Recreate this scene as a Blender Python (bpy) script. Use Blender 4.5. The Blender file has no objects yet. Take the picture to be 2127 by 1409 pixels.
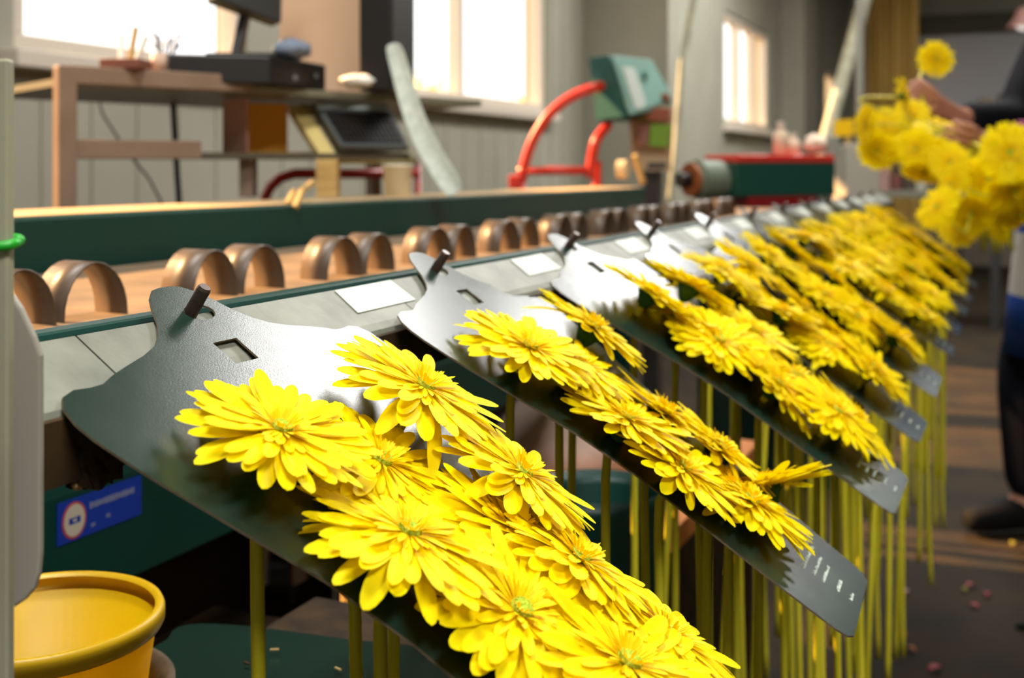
import bpy, bmesh, math, random
from mathutils import Vector, Matrix, Quaternion
from mathutils.geometry import tessellate_polygon
PI = math.pi
sc = bpy.context.scene
COL = sc.collection

# ------------------------------------------------------------------ camera
F, TH, VY, H = 2370.0, math.radians(23.92), 352.0, 1.0
cd = bpy.data.cameras.new('camera'); cam = bpy.data.objects.new('camera', cd); COL.objects.link(cam)
cam.location = (0, 0, H); cam.rotation_euler = (PI/2, 0, TH)
cd.sensor_fit = 'HORIZONTAL'; cd.sensor_width = 36.0; cd.lens = F/2127*36.0
cd.shift_x = 0.0; cd.shift_y = -(704.5-VY)/2127
cd.clip_start = 0.02; cd.clip_end = 200
cd.dof.use_dof = True; cd.dof.focus_distance = 0.56; cd.dof.aperture_fstop = 8.8; cd.dof.aperture_blades = 0
sc.camera = cam
# ------------------------------------------------------------------ sky, sun, exposure
w = bpy.data.worlds.new('world'); sc.world = w; w.use_nodes = True
bg = w.node_tree.nodes['Background']; bg.inputs[0].default_value = (1.0, .97, .95, 1); bg.inputs[1].default_value = 2.3
sd = bpy.data.lights.new('sun', 'SUN'); sun = bpy.data.objects.new('sun', sd); COL.objects.link(sun)
sd.energy = 26.0; sd.color = (1.0, .57, .25); sd.angle = math.radians(1.2)
sun.rotation_euler = Vector((1.0, .04, -.66)).to_track_quat('-Z', 'Y').to_euler(); sun.location = (-6, 1, 6)
sc.view_settings.view_transform = 'Standard'; sc.view_settings.look = 'None'
sc.view_settings.gamma = 1.0; sc.view_settings.use_curve_mapping = False
sc.view_settings.exposure = 0.0
sc.cycles.max_bounces = 8; sc.cycles.transparent_max_bounces = 12; sc.cycles.sample_clamp_indirect = 6.0

# ------------------------------------------------------------------ helpers: pixels to places
CT, ST = math.cos(TH), math.sin(TH)
def ray(px, py):
    u = (px-1063.5)/F; v = (VY-py)/F
    return Vector((-ST+u*CT, CT+u*ST, v))
def AD(px, py, d): return Vector((0, 0, H)) + ray(px, py)*d
def AX(px, py, X): r = ray(px, py); return Vector((0, 0, H)) + r*(X/r.x)
def AY(px, py, Y): r = ray(px, py); return Vector((0, 0, H)) + r*(Y/r.y)
def AZ(px, py, Z): r = ray(px, py); return Vector((0, 0, H)) + r*((Z-H)/r.z)
RGT = Vector((CT, ST, 0)); FWD = Vector((-ST, CT, 0)); UP = Vector((0, 0, 1))
rnd = random.Random(7)

# ------------------------------------------------------------------ helpers: materials
def s2l(c):
    f = lambda v: v/12.92 if v <= .04045 else ((v+.055)/1.055)**2.4
    return tuple(f(v/255.0) for v in c)
MATS = {}
def mat(name, rgb, rough=.6, spec=.4, metal=0.0, var=None, scale=8.0, bump=0.0, bscale=60.0, stretch=None, trans=0.0, coat=0.0, emit=0.0, lin=False):
    if name in MATS: return MATS[name]
    m = bpy.data.materials.new(name); m.use_nodes = True; nt = m.node_tree; N = nt.nodes; L = nt.links
    b = N['Principled BSDF']; c = rgb if lin else s2l(rgb)
    b.inputs['Base Color'].default_value = (*c, 1); b.inputs['Roughness'].default_value = rough
    b.inputs['Specular IOR Level'].default_value = spec; b.inputs['Metallic'].default_value = metal
    b.inputs['Coat Weight'].default_value = coat
    tc = None
    if var or bump:
        tc = N.new('ShaderNodeTexCoord'); mp = N.new('ShaderNodeMapping'); L.new(tc.outputs['Object'], mp.inputs[0])
        if stretch: mp.inputs['Scale'].default_value = stretch
    if var:
        n = N.new('ShaderNodeTexNoise'); n.inputs['Scale'].default_value = scale; n.inputs['Detail'].default_value = 6
        L.new(mp.outputs[0], n.inputs[0])
        r = N.new('ShaderNodeValToRGB'); r.color_ramp.elements[0].position = .35; r.color_ramp.elements[1].position = .68
        c2 = var if lin else s2l(var)
        r.color_ramp.elements[0].color = (*c, 1); r.color_ramp.elements[1].color = (*c2, 1)
        L.new(n.outputs['Fac'], r.inputs[0]); L.new(r.outputs[0], b.inputs['Base Color'])
    if bump:
        n2 = N.new('ShaderNodeTexNoise'); n2.inputs['Scale'].default_value = bscale; n2.inputs['Detail'].default_value = 4
        L.new(mp.outputs[0], n2.inputs[0])
        bp = N.new('ShaderNodeBump'); bp.inputs['Strength'].default_value = bump; bp.inputs['Distance'].default_value = .002
        L.new(n2.outputs['Fac'], bp.inputs['Height']); L.new(bp.outputs[0], b.inputs['Normal'])
    if emit:
        b.inputs['Emission Color'].default_value = (*c, 1); b.inputs['Emission Strength'].default_value = emit
    if trans:
        t = N.new('ShaderNodeBsdfTranslucent'); t.inputs[0].default_value = (*c, 1)
        mx = N.new('ShaderNodeMixShader'); mx.inputs[0].default_value = trans
        out = N['Material Output']; L.new(b.outputs[0], mx.inputs[1]); L.new(t.outputs[0], mx.inputs[2]); L.new(mx.outputs[0], out.inputs[0])
        if var: L.new(r.outputs[0], t.inputs[0])
    MATS[name] = m; return m

def glass_mat():
    m = bpy.data.materials.new('window_glass'); m.use_nodes = True; N = m.node_tree.nodes; L = m.node_tree.links
    N.remove(N['Principled BSDF']); t = N.new('ShaderNodeBsdfTransparent'); t.inputs[0].default_value = (.97, .98, .98, 1)
    g = N.new('ShaderNodeBsdfGlossy'); g.inputs['Roughness'].default_value = .02
    mx = N.new('ShaderNodeMixShader'); mx.inputs[0].default_value = .06
    L.new(t.outputs[0], mx.inputs[1]); L.new(g.outputs[0], mx.inputs[2]); L.new(mx.outputs[0], N['Material Output'].inputs[0])
    return m

# ------------------------------------------------------------------ helpers: meshes
class MB:
    def __init__(s): s.v = []; s.f = []; s.m = []
    def add(s, vs, fs, mi=0):
        o = len(s.v); s.v += [Vector(p) for p in vs]; s.f += [tuple(i+o for i in q) for q in fs]; s.m += [mi]*len(fs); return s
    def hexa(s, p, mi=0):
        return s.add(p, [(0,3,2,1),(4,5,6,7),(0,1,5,4),(1,2,6,5),(2,3,7,6),(3,0,4,7)], mi)
    def box(s, c, d, R=None, mi=0):
        c = Vector(c); hx, hy, hz = d[0]/2, d[1]/2, d[2]/2
        p = [Vector(q) for q in ((-hx,-hy,-hz),(hx,-hy,-hz),(hx,hy,-hz),(-hx,hy,-hz),(-hx,-hy,hz),(hx,-hy,hz),(hx,hy,hz),(-hx,hy,hz))]
        if R is not None: p = [R @ q for q in p]
        return s.hexa([c+q for q in p], mi)
    def bar(s, a, b, w, h, up=UP, mi=0):
        a = Vector(a); b = Vector(b); t = (b-a).normalized(); x = t.cross(up)
        x = x.normalized() if x.length > 1e-5 else Vector((1,0,0)); y = x.cross(t)
        q = [a-x*w/2-y*h/2, a+x*w/2-y*h/2, a+x*w/2+y*h/2, a-x*w/2+y*h/2]
        return s.hexa(q+[p+(b-a) for p in q], mi)
    def prism(s, poly, vec, mi=0):
        n = len(poly); vec = Vector(vec); p = [Vector(q) for q in poly]
        fs = [tuple(range(n))[::-1], tuple(range(n, 2*n))] + [(i, (i+1) % n, n+(i+1) % n, n+i) for i in range(n)]
        return s.add(p+[q+vec for q in p], fs, mi)
    def tube(s, pts, r, seg=10, cap=True, mi=0):
        pts = [Vector(p) for p in pts]; n = len(pts); rr = r if isinstance(r, (list, tuple)) else [r]*n
        t0 = (pts[1]-pts[0]).normalized(); x = t0.orthogonal().normalized(); vs = []; fs = []
        for i in range(n):
            t = (pts[min(i+1, n-1)]-pts[max(i-1, 0)]).normalized()
            q = t0.rotation_difference(t); x = (q @ x); x = (x - t*x.dot(t)).normalized(); y = t.cross(x); t0 = t
            for k in range(seg):
                a = 2*PI*k/seg; vs.append(pts[i]+(x*math.cos(a)+y*math.sin(a))*rr[i])
        for i in range(n-1):
            for k in range(seg):
                a, b = i*seg+k, i*seg+(k+1) % seg; fs.append((a, b, b+seg, a+seg))
        if cap: fs += [tuple(range(seg))[::-1], tuple(range((n-1)*seg, n*seg))]
        return s.add(vs, fs, mi)
    def cyl(s, a, b, r, r2=None, seg=20, mi=0):
        return s.tube([a, b], [r, r if r2 is None else r2], seg, True, mi)
    def lathe(s, prof, c=(0,0,0), R=None, seg=32, mi=0):
        c = Vector(c); vs = []; fs = []; n = len(prof)
        for (r, z) in prof:
            for k in range(seg):
                a = 2*PI*k/seg; p = Vector((r*math.cos(a), r*math.sin(a), z)); vs.append(c+(R @ p if R is not None else p))
        for i in range(n-1):
            for k in range(seg):
                a, b = i*seg+k, i*seg+(k+1) % seg; fs.append((a, b, b+seg, a+seg))
        return s.add(vs, fs, mi)
    def ball(s, c, r, R=None, seg=14, mi=0, sx=(1,1,1)):
        c = Vector(c); vs = []; fs = []; nr = seg//2
        for i in range(nr+1):
            th = PI*i/nr
            for k in range(seg):
                a = 2*PI*k/seg; p = Vector((r*sx[0]*math.sin(th)*math.cos(a), r*sx[1]*math.sin(th)*math.sin(a), r*sx[2]*math.cos(th)))
                vs.append(c+(R @ p if R is not None else p))
        for i in range(nr):
            for k in range(seg):
                a, b = i*seg+k, i*seg+(k+1) % seg; fs.append((a, a+seg, b+seg, b))
        return s.add(vs, fs, mi)
    def mesh(s, name, mats, smooth=False, weld=False):
        me = bpy.data.meshes.new(name); me.from_pydata([tuple(v) for v in s.v], [], s.f)
        for m in (mats if isinstance(mats, (list, tuple)) else [mats]): me.materials.append(m)
        me.polygons.foreach_set('material_index', s.m)
        bm = bmesh.new(); bm.from_mesh(me)
        if weld: bmesh.ops.remove_doubles(bm, verts=bm.verts, dist=1e-5)
        bmesh.ops.recalc_face_normals(bm, faces=bm.faces); bm.to_mesh(me); bm.free()
        if smooth: me.polygons.foreach_set('use_smooth', [True]*len(me.polygons))
        me.update(); return me
    def build(s, name, mats, parent=None, smooth=False, bevel=0.0, weld=False, label=None):
        o = bpy.data.objects.new(name, s.mesh(name, mats, smooth, weld)); COL.objects.link(o)
        if parent is not None:
            o.parent = parent
            pm = parent; off = Vector((0,0,0))
            while pm is not None: off += pm.location; pm = pm.parent
            for v in o.data.vertices: v.co -= off
        if bevel:
            b = o.modifiers.new('bevel', 'BEVEL'); b.width = bevel; b.segments = 2; b.limit_method = 'ANGLE'; b.angle_limit = math.radians(40)
        if smooth == 'auto' or (smooth and bevel): pass
        if label: o['label'] = label
        return o
def tag(o, label, cat, group=None, kind=None):
    if label: o['label'] = label
    if cat: o['category'] = cat
    if group: o['group'] = group
    if kind: o['kind'] = kind
    return o
def thing(name, loc, label, cat, group=None):
    o = bpy.data.objects.new(name, None); COL.objects.link(o); o.location = Vector(loc); o.empty_display_size = .02
    return tag(o, label, cat, group)
def struct(o): o['kind'] = 'structure'; return o
def basis(n, up=UP):
    n = Vector(n).normalized(); x = up.cross(n)
    x = x.normalized() if x.length > 1e-4 else Vector((1,0,0)); y = n.cross(x)
    return Matrix((x, y, n)).transposed()

# ------------------------------------------------------------------ materials
M_wall = mat('wall_paint', (158,156,140), .6, .3, var=(148,146,131), scale=2.0)
M_frame = mat('window_frame_paint', (206,196,180), .5, .4)
M_green = mat('green_machine_paint', (2,56,47), .45, .35, var=(8,50,42), scale=6)
M_teal = mat('teal_enamel', (28,84,76), .45, .4)
M_teal2 = mat('light_teal_enamel', (104,140,128), .45, .4)
M_rail = mat('galvanised_rail', (128,130,116), .5, .4, var=(98,100,88), scale=26, bump=.25, bscale=90)
M_wood_d = mat('damp_dark_wood', (64,46,22), .75, .25, var=(34,22,10), scale=30, bump=.6, bscale=40)
M_wood = mat('pale_wood', (190,160,100), .6, .3, var=(165,132,78), scale=14, stretch=(1,1,6))
M_brownsteel = mat('brown_painted_steel', (134,112,94), .5, .4, var=(120,98,80), scale=9)
M_black = mat('black_plastic', (22,20,20), .45, .4)
M_dkgrey = mat('dark_grey_plastic', (52,52,50), .5, .4)
M_white = mat('white_plastic', (226,222,210), .4, .4)
M_paper = mat('pale_paper', (206,212,198), .7, .2, var=(178,186,172), scale=60)
M_red = mat('red_tube_paint', (206,52,34), .35, .5)
M_belt = mat('conveyor_belt', (118,98,74), .65, .25, var=(92,78,62), scale=18, bump=.15)
M_strap = mat('brown_spring_strap', (104,84,64), .4, .4, var=(74,60,48), scale=20)
M_pin = mat('dark_steel_pin', (70,58,54), .32, .6, metal=.5, var=(92,72,64), scale=120)
M_yellow = mat('yellow_bucket_plastic', (255,212,0), .4, .35, trans=.45)
M_card_b = mat('brown_board', (118,104,84), .8, .2, var=(96,84,66), scale=80)
M_floor = mat('dark_concrete', (50,38,22), .8, .15, var=(31,27,20), scale=5, bump=.15, bscale=20)
M_ceil = mat('ceiling_boards', (168,158,122), .8, .2)
M_post = mat('grey_painted_post', (172,170,146), .5, .4, var=(142,140,118), scale=10)
M_skin = mat('skin', (190,136,110), .5, .35, var=(176,120,96), scale=30)
M_cloth_k = mat('black_cloth', (16,16,20), .85, .15)
M_cloth_n = mat('navy_cloth', (20,22,32), .85, .15)
M_blue = mat('blue_cloth', (24,72,160), .7, .2)
M_ochre = mat('ochre_curtain', (196,166,96), .7, .2, var=(180,150,80), scale=3, stretch=(6,6,.3))
M_shut = mat('grey_shutter', (178,182,188), .5, .4)
M_petal = mat('yellow_petal', (.97,.80,.0010), .55, .15, trans=.36, var=(.95,.75,.0008), scale=26, lin=True)
M_petal_i = mat('deep_yellow_florets', (.96,.68,.0008), .55, .2, trans=.2, lin=True)
M_eye = mat('green_flower_eye', (186,204,60), .6, .3, var=(150,180,30), scale=400, bump=.5, bscale=900)
M_stem = mat('green_stem', (222,212,56), .45, .35, var=(196,184,34), scale=20, trans=.1, stretch=(3,3,.4))
M_calyx = mat('green_calyx', (52,92,30), .6, .3)
M_glass = glass_mat()

def card_mat():
    m = bpy.data.materials.new('dark_green_glossy_card'); m.use_nodes = True; N = m.node_tree.nodes; L = m.node_tree.links
    b = N['Principled BSDF']; tc = N.new('ShaderNodeTexCoord'); mp = N.new('ShaderNodeMapping'); L.new(tc.outputs['Object'], mp.inputs[0])
    b.inputs['Base Color'].default_value = (.010, .026, .018, 1); b.inputs['Specular IOR Level'].default_value = .46
    mp.inputs['Scale'].default_value = (1, .35, 1)
    n = N.new('ShaderNodeTexNoise'); n.inputs['Scale'].default_value = 2200; n.inputs['Detail'].default_value = 3; L.new(mp.outputs[0], n.inputs[0])
    bp = N.new('ShaderNodeBump'); bp.inputs['Strength'].default_value = .13; bp.inputs['Distance'].default_value = .0006
    L.new(n.outputs['Fac'], bp.inputs['Height']); L.new(bp.outputs[0], b.inputs['Normal'])
    n2 = N.new('ShaderNodeTexNoise'); n2.inputs['Scale'].default_value = 60; n2.inputs['Detail'].default_value = 5; L.new(tc.outputs['Object'], n2.inputs[0])
    mr = N.new('ShaderNodeMapRange'); mr.inputs['To Min'].default_value = .21; mr.inputs['To Max'].default_value = .29
    L.new(n2.outputs['Fac'], mr.inputs['Value']); L.new(mr.outputs[0], b.inputs['Roughness'])
    return m
M_card = card_mat()
M_print = mat('white_print', (196,206,196), .6, .3)

# ------------------------------------------------------------------ the room
XL, YB, YF, XR, ZC = -2.5, -2.6, 13.0, 4.2, 3.3
def slab(name, a, b, m):
    a = Vector(a); b = Vector(b)
    return struct(MB().box((a+b)/2, (abs(b.x-a.x), abs(b.y-a.y), abs(b.z-a.z))).build(name, m))
slab('floor', (-4.0, YB, -.1), (XR, YF+.3, 0), M_floor)
slab('ceiling', (-2.7, YB, ZC), (XR, YF+.3, ZC+.12), M_ceil)
slab('wall_right', (XR, YB, 0), (XR+.12, YF+.3, ZC), M_wall)
slab('wall_rear', (-2.62, YB-.12, 0), (XR, YB, ZC), M_wall)
slab('wall_back', (-2.62, YF, 0), (XR, YF+.12, ZC), M_wall)
ZS, ZT = 1.325, 2.25          # window sill and head
def wall_with_windows(name, X, th, y0, y1, wins, zs, zt, zc=ZC):
    m = MB(); ys = [y0]
    def blk(a, b, z0, z1): m.box((X-th/2, (a+b)/2, (z0+z1)/2), (th, b-a, z1-z0))
    blk(y0, y1, 0, zs); blk(y0, y1, zt, zc)
    cur = y0
    for (a, b) in wins:
        blk(cur, a, zs, zt); cur = b
    blk(cur, y1, zs, zt)
    y = y0+.06                                     # pressed ribs of the sheet cladding
    while y < y1:
        if not any(a-.03 < y < b+.03 for a, b in wins):
            m.box((X+.002, y, zc/2), (.004, .03, zc))
        else: m.box((X+.002, y, (zs-.06)/2), (.004, .03, zs-.06))
        y += .19
    return struct(m.build(name, M_wall))
W1 = [(.15, 1.78), (2.29, 3.32), (3.98, 6.13)]
wall_with_windows('wall_left', XL, .14, YB, 6.75, W1, ZS, ZT)
def window(idx, X, th, a, b, zs, zt, mull, rev=.14):
    root = bpy.data.objects.new('window_%d' % idx, None); COL.objects.link(root); root.location = (X, (a+b)/2, zs); struct(root)
    f = MB(); t = .05; d = .07; xc = X-.05
    f.box((xc, (a+b)/2, zs+t/2), (d, b-a, t)); f.box((xc, (a+b)/2, zt-t/2), (d, b-a, t))
    for y in [a+t/2, b-t/2]+mull: f.box((xc, y, (zs+zt)/2), (d, t, zt-zs-2*t))
    f.build('window_frame', M_frame, root, bevel=.004)
    g = MB().box((xc-.01, (a+b)/2, (zs+zt)/2), (.006, b-a-.06, zt-zs-.06)); g.build('window_pane', M_glass, root)
    MB().box((X+.02, (a+b)/2, zs-.025), (.10, b-a+.1, .05)).build('window_sill', M_frame, root, bevel=.006)
for i, (a, b) in enumerate(W1): window(i+1, XL, .14, a, b, ZS, ZT, [] if i < 2 else [5.06])
# wall steps out towards the line, second stretch with the small window
slab('wall_return', (XL, 6.75, 0), (-1.95, 6.87, ZC), M_wall)
wall_with_windows('wall_left_far', -1.95, .14, 6.87, 10.4, [(8.2, 9.82)], ZS, 2.16)
window(4, -1.95, .14, 8.2, 9.82, ZS, 2.16, [8.75, 9.28])
slab('wall_return_far', (-1.95, 10.4, 0), (-1.75, 10.52, ZC), M_wall)
wall_with_windows('wall_left_end', -1.75, .14, 10.52, YF, [(11.6, 12.4)], 1.2, 2.0)
window(5, -1.75, .14, 11.6, 12.4, 1.2, 2.0, [])
# leaning roof ribs
for k, (p0, p1, d) in enumerate((((1452,-60),(1402,330),6.2), ((1812,-60),(1705,330),9.0))):
    a, b = AD(*p0, d), AD(*p1, d*.985); mb = MB()
    u = (a-b).normalized(); top = b+u*((ZC-b.z)/u.z); foot = b-u*(b.z/u.z)
    mb.tube([foot, b, b.lerp(a, .5)-RGT*(.03 if k == 0 else .0), a, top], .018 if k == 0 else .055, 12)
    struct(mb.build('trim_%d' % (k+1), M_post, smooth=True))
# back of the hall: shutter opening, dark lintel, ochre curtain
pa, pb = AY(1905, 66, 12.9), AY(2300, 66, 12.9)
m = MB()
for k in range(26):
    z = 1.0 + k*.058; m.box(((pa.x+2.6)/2, 12.93, z), (2.6-pa.x, .035 if k % 2 else .05, .052))
struct(m.build('door_1', M_shut))
slab('trim_3', (pa.x-.05, 12.75, AY(1905, 70, 12.8).z), (2.7, 12.99, AY(1905, 34, 12.8).z), mat('dark_lintel', (72,74,60), .7, .3))
slab('trim_4', (pa.x-.05, 12.75, 0), (2.7, 12.95, 1.0), mat('beige_low_wall', (120,112,98), .7, .3))

# trees outside the windows
M_leaf = mat('tree_leaves', (236,226,150), .7, .2, var=(200,206,140), scale=3, trans=.3)
def tree(x, y, s, label):
    t = thing('tree', (x, y, -.5), label, 'tree', 'trees outside the windows')
    MB().tube([(x,y,-.5),(x+.1,y,.8*s),(x,y+.1,1.6*s)], [.14*s,.11*s,.06*s], 8).build('trunk', M_wood_d, t, smooth=True)
    r = random.Random(int(x*10+y*7)); c = MB()
    for k in range(420):
        a = r.uniform(0, 2*PI); e = math.acos(r.uniform(-1, 1)); q = r.uniform(.35, 1)**.5
        p = Vector((x+math.cos(a)*math.sin(e)*1.3*s*q, y+math.sin(a)*math.sin(e)*1.5*s*q, 2.0*s+math.cos(e)*.95*s*q))
        R = Quaternion((r.random()-.5, r.random()-.5, r.random()-.5, r.random()-.5)).normalized().to_matrix(); z = r.uniform(.10, .22)*s
        c.add([p+R@Vector((0,0,0)), p+R@Vector((z,z*.4,0)), p+R@Vector((2*z,0,z*.2)), p+R@Vector((z,-z*.4,0))], [(0,1,2,3)])
    c.build('foliage', M_leaf, t)
tree(-6.9, 12.5, .75, 'hazy yellowish tree outside the left pane of the middle window')
tree(-7.2, 15.6, .7, 'hazy yellowish tree outside the right pane of the middle window')
slab('ground', (-40, -20, -.62), (-2.9, 60, -.5), mat('pale_ground', (190,180,160), .9, .1))

# ------------------------------------------------------------------ ceiling lights over the line, plus added fill lights over the aisle
def ceiling_light(x, y, sx, sy, watts, label, z=3.1, col=(1, .98, .95), tilt=0):
    t = thing('ceiling_light', (x, y, z), label, 'lamp', 'ceiling lights')
    MB().box((x, y, z+.06), (sx+.06, sy+.06, .07)).build('lamp_housing', M_white, t, bevel=.01)
    MB().cyl((x, y-sy*.35, z+.09), (x, y-sy*.35, ZC), .008, seg=8).cyl((x, y+sy*.35, z+.09), (x, y+sy*.35, ZC), .008, seg=8).build('lamp_hanger', M_dkgrey, t)
    MB().box((x, y, z+.018), (sx, sy, .012)).build('diffuser', mat('lamp_diffuser', (255,252,246), .5, .2, emit=3.0), t)
    ld = bpy.data.lights.new('lamp_light', 'AREA'); lo = bpy.data.objects.new('lamp_light', ld); COL.objects.link(lo)
    ld.shape = 'RECTANGLE'; ld.size = sx; ld.size_y = sy; ld.energy = watts; ld.color = col; lo.parent = t; lo.location = (0, 0, 0)
    return t
ceiling_light(-.58, .45, .5, 1.1, 60, 'white ceiling light hung right above the nearest card')
ceiling_light(-.56, 3.95, .8, 1.3, 80, 'white ceiling light hung over the middle of the line')
ceiling_light(-.56, 7.2, .8, 1.3, 110, 'white ceiling light hung over the far end of the line')
ceiling_light(1.5, -.6, .5, 1.5, 105, 'added white fill light hung unseen over the aisle behind the camera')  # unseen fill lamp, added to brighten the sides facing the camera
ceiling_light(1.8, 9.6, .5, 1.5, 50, 'added white fill light hung unseen over the far end of the aisle')  # unseen lamp, added to raise the ambient light down the hall

# ------------------------------------------------------------------ hanging rail with pins
PH = math.radians(33.74); E_ = Vector((math.cos(PH), 0, -math.sin(PH))); N_ = Vector((math.sin(PH), 0, math.cos(PH)))
HX, HZ, Y0, DY = -.376, H-.0706, .4545, .26
NCARD = 10
YR0, YR1 = .318, 3.6
rail = thing('hanging_rail', (HX, YR0, HZ-.06), 'long grey metal rail that the dark cards hang from', 'rail')
prof = [(-.378, H-.0730), (-.3500, H-.0915), (-.3462, H-.0950), (-.3450, H-.0985), (-.3450, H-.1205), (-.372, H-.1300), (-.392, H-.094)]
m = MB()
ys = [YR0] + [Y0-.0745+DY*k for k in range(0, 12)] + [YR1]
for a, b in zip(ys[:-1], ys[1:]):
    m.prism([(x, a+.0006, z) for x, z in prof], (0, b-a-.0012, 0))
rb = m.build('rail_body', M_rail, rail)
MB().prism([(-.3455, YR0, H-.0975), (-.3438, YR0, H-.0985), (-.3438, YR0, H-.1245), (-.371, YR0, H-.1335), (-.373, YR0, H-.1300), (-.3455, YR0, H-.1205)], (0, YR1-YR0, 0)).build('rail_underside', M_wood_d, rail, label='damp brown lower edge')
for k in range(0, 12):
    y = Y0+DY*k; b0 = Vector((HX, y, HZ))
    p = MB(); p.tube([b0-N_*.05, b0+N_*.0135, b0+N_*.0150], [.0036, .0036, .0029], 14)
    p.build('pin', M_pin, rail, smooth=False)
M_stick = mat('white_sticker', (196,202,190), .5, .35, var=(180,186,174), scale=40)
for k in range(0, 11):
    y = Y0+.129+DY*k; o = Vector((-.378, y, H-.0730)); q = []
    for (t, w_) in ((.0012, .002), (.0232, -.001), (.0225, .071), (.0005, .0695)): q.append(o+E_*t+N_*.0004+Vector((0, w_, 0)))
    MB().prism(q, N_*.0004).build('rail_sticker', M_stick, rail)

# bracket of rotting wood under the rail
lump = thing('wooden_bracket', (-.345, .43, H-.16), 'dark damp wooden bracket under the near end of the rail', 'bracket')
r5 = random.Random(3); LY = AX(208, 945, -.342).y
bm = bmesh.new(); bmesh.ops.create_cube(bm, size=1.0)
bmesh.ops.subdivide_edges(bm, edges=bm.edges[:], cuts=5, use_grid_fill=True)
for v in bm.verts:
    d = v.co.copy(); v.co = Vector((d.x*.014, d.y*.024*(1-.35*(.5-d.z)), d.z*.030))
    v.co += Vector((r5.uniform(-1,1), r5.uniform(-1,1), r5.uniform(-1,1)))*.0018
    v.co += Vector((-.345, LY, H-.1135))
me = bpy.data.meshes.new('bracket_block'); bm.to_mesh(me); bm.free(); me.materials.append(M_wood_d)
for v in me.vertices: v.co -= lump.location
o = bpy.data.objects.new('bracket_block', me); COL.objects.link(o); o.parent = lump
MB().ball(AX(163, 1006, -.347), .0024, sx=(1,1.4,1)).build('bolt_head', mat('copper_bolt', (200,150,110), .4, .5, metal=.5), lump, smooth=True)

# ------------------------------------------------------------------ hanger cards
HALF = [(-.0205,.004),(-.0192,.0105),(-.0140,.0170),(-.006,.0228),(.004,.0285),(.012,.0355),(.018,.0435),(.0225,.055),(.026,.068),(.0295,.080),(.0330,.0885),(.0332,.0955),(.0322,.104),(.0345,.1115),(.0405,.116),(.050,.1175),(.060,.1165),(.075,.1130),(.090,.1085),(.13,.0945),(.16,.0835),(.20,.0745),(.25,.0690),(.30,.0640),(.338,.0600),(.3455,.0570),(.349,.0500)]
def card_mesh(seed):
    r = random.Random(seed); out = [(t, w_) for t, w_ in HALF]+[(t, -w_) for t, w_ in reversed(HALF)]
    hole = [(.0015+.0062*math.cos(a), .0045+.0105*math.sin(a)) for a in [2*PI*k/16 for k in range(16)]]
    sq = [(.0242,-.0092),(.0242,.0092),(.0408,.0088),(.0408,-.0094)]
    loops = [out, hole, sq]; pts = [p for l in loops for p in l]
    tri = tessellate_polygon([[Vector((a, b, 0)) for a, b in l] for l in loops])
    bm = bmesh.new(); vs = [bm.verts.new((a, b, 0)) for a, b in pts]
    for t in tri:
        try: bm.faces.new([vs[i] for i in t])
        except ValueError: pass
    for k in range(-1, 24):
        bmesh.ops.bisect_plane(bm, geom=bm.verts[:]+bm.edges[:]+bm.faces[:], plane_co=(.0153*k, 0, 0), plane_no=(1,0,0), dist=1e-6)
    for k in range(-7, 8):
        bmesh.ops.bisect_plane(bm, geom=bm.verts[:]+bm.edges[:]+bm.faces[:], plane_co=(0, .0163*k, 0), plane_no=(0,1,0), dist=1e-6)
    ca = r.uniform(.15, .35); cb = r.uniform(-.1, .15)
    for v in bm.verts:
        t, w_ = v.co.x, v.co.y
        v.co.z = -ca*w_*w_*(.25+14*max(0, .18-t)**2) + cb*.03*math.sin(PI*max(0, t)/.35)**2
    bmesh.ops.recalc_face_normals(bm, faces=bm.faces)
    if sum(f.normal.z for f in bm.faces) < 0: bmesh.ops.reverse_faces(bm, faces=bm.faces)
    for f in bm.faces: f.smooth = True
    ret = bmesh.ops.duplicate(bm, geom=bm.verts[:]+bm.edges[:]+bm.faces[:])
    top_e = [e for e in bm.edges if e.is_boundary]
    newf = [g for g in ret['geom'] if isinstance(g, bmesh.types.BMFace)]; newv = [g for g in ret['geom'] if isinstance(g, bmesh.types.BMVert)]
    for v in newv: v.co.z -= .0011
    for f in newf: f.material_index = 1
    bmesh.ops.reverse_faces(bm, faces=newf)
    vmap = ret['vert_map']
    newset = set(newv)
    for e in top_e: e.smooth = False
    for e in top_e:
        a, b = e.verts
        if a in newset: continue
        f = bm.faces.new([b, a, vmap[a], vmap[b]]); f.material_index = 1; f.smooth = False
        for e2 in f.edges: e2.smooth = False
    bmesh.ops.recalc_face_normals(bm, faces=bm.faces)
    me = bpy.data.meshes.new('card_sheet'); bm.to_mesh(me); bm.free()
    me.materials.append(M_card); me.materials.append(M_card_b)
    return me
# print at the foot of a card: five short lines of small type running across it
def print_mesh():
    r = random.Random(5); m = MB()
    for (t, w0, w1, h) in ((.3085, -.012, .034, .0025), (.3160, -.010, .027, .0021), (.3225, -.009, .022, .0021), (.3325, -.006, .014, .0024), (.3415, -.004, .009, .0024)):
        w_ = w0
        while w_ < w1:
            g = r.uniform(.0007, .0012); hh = h*r.choice((.55, .6, .62, .95, 1.0))
            m.prism([(t-h*.5+h-hh, w_, .0), (t+h*.5, w_, .0), (t+h*.5, w_+g, .0), (t-h*.5+h-hh, w_+g, .0)], (0, 0, .0002))
            w_ += g+(.0003 if r.random() < .84 else .0013)
    return m.mesh('printed_lines', M_print)
PM = print_mesh()
ORD = ['nearest', 'second', 'third', 'fourth', 'fifth', 'sixth', 'seventh', 'eighth', 'ninth', 'farthest']
cardbase = Matrix((E_, Vector((0, 1, 0)), N_)).transposed().to_4x4()
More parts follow.
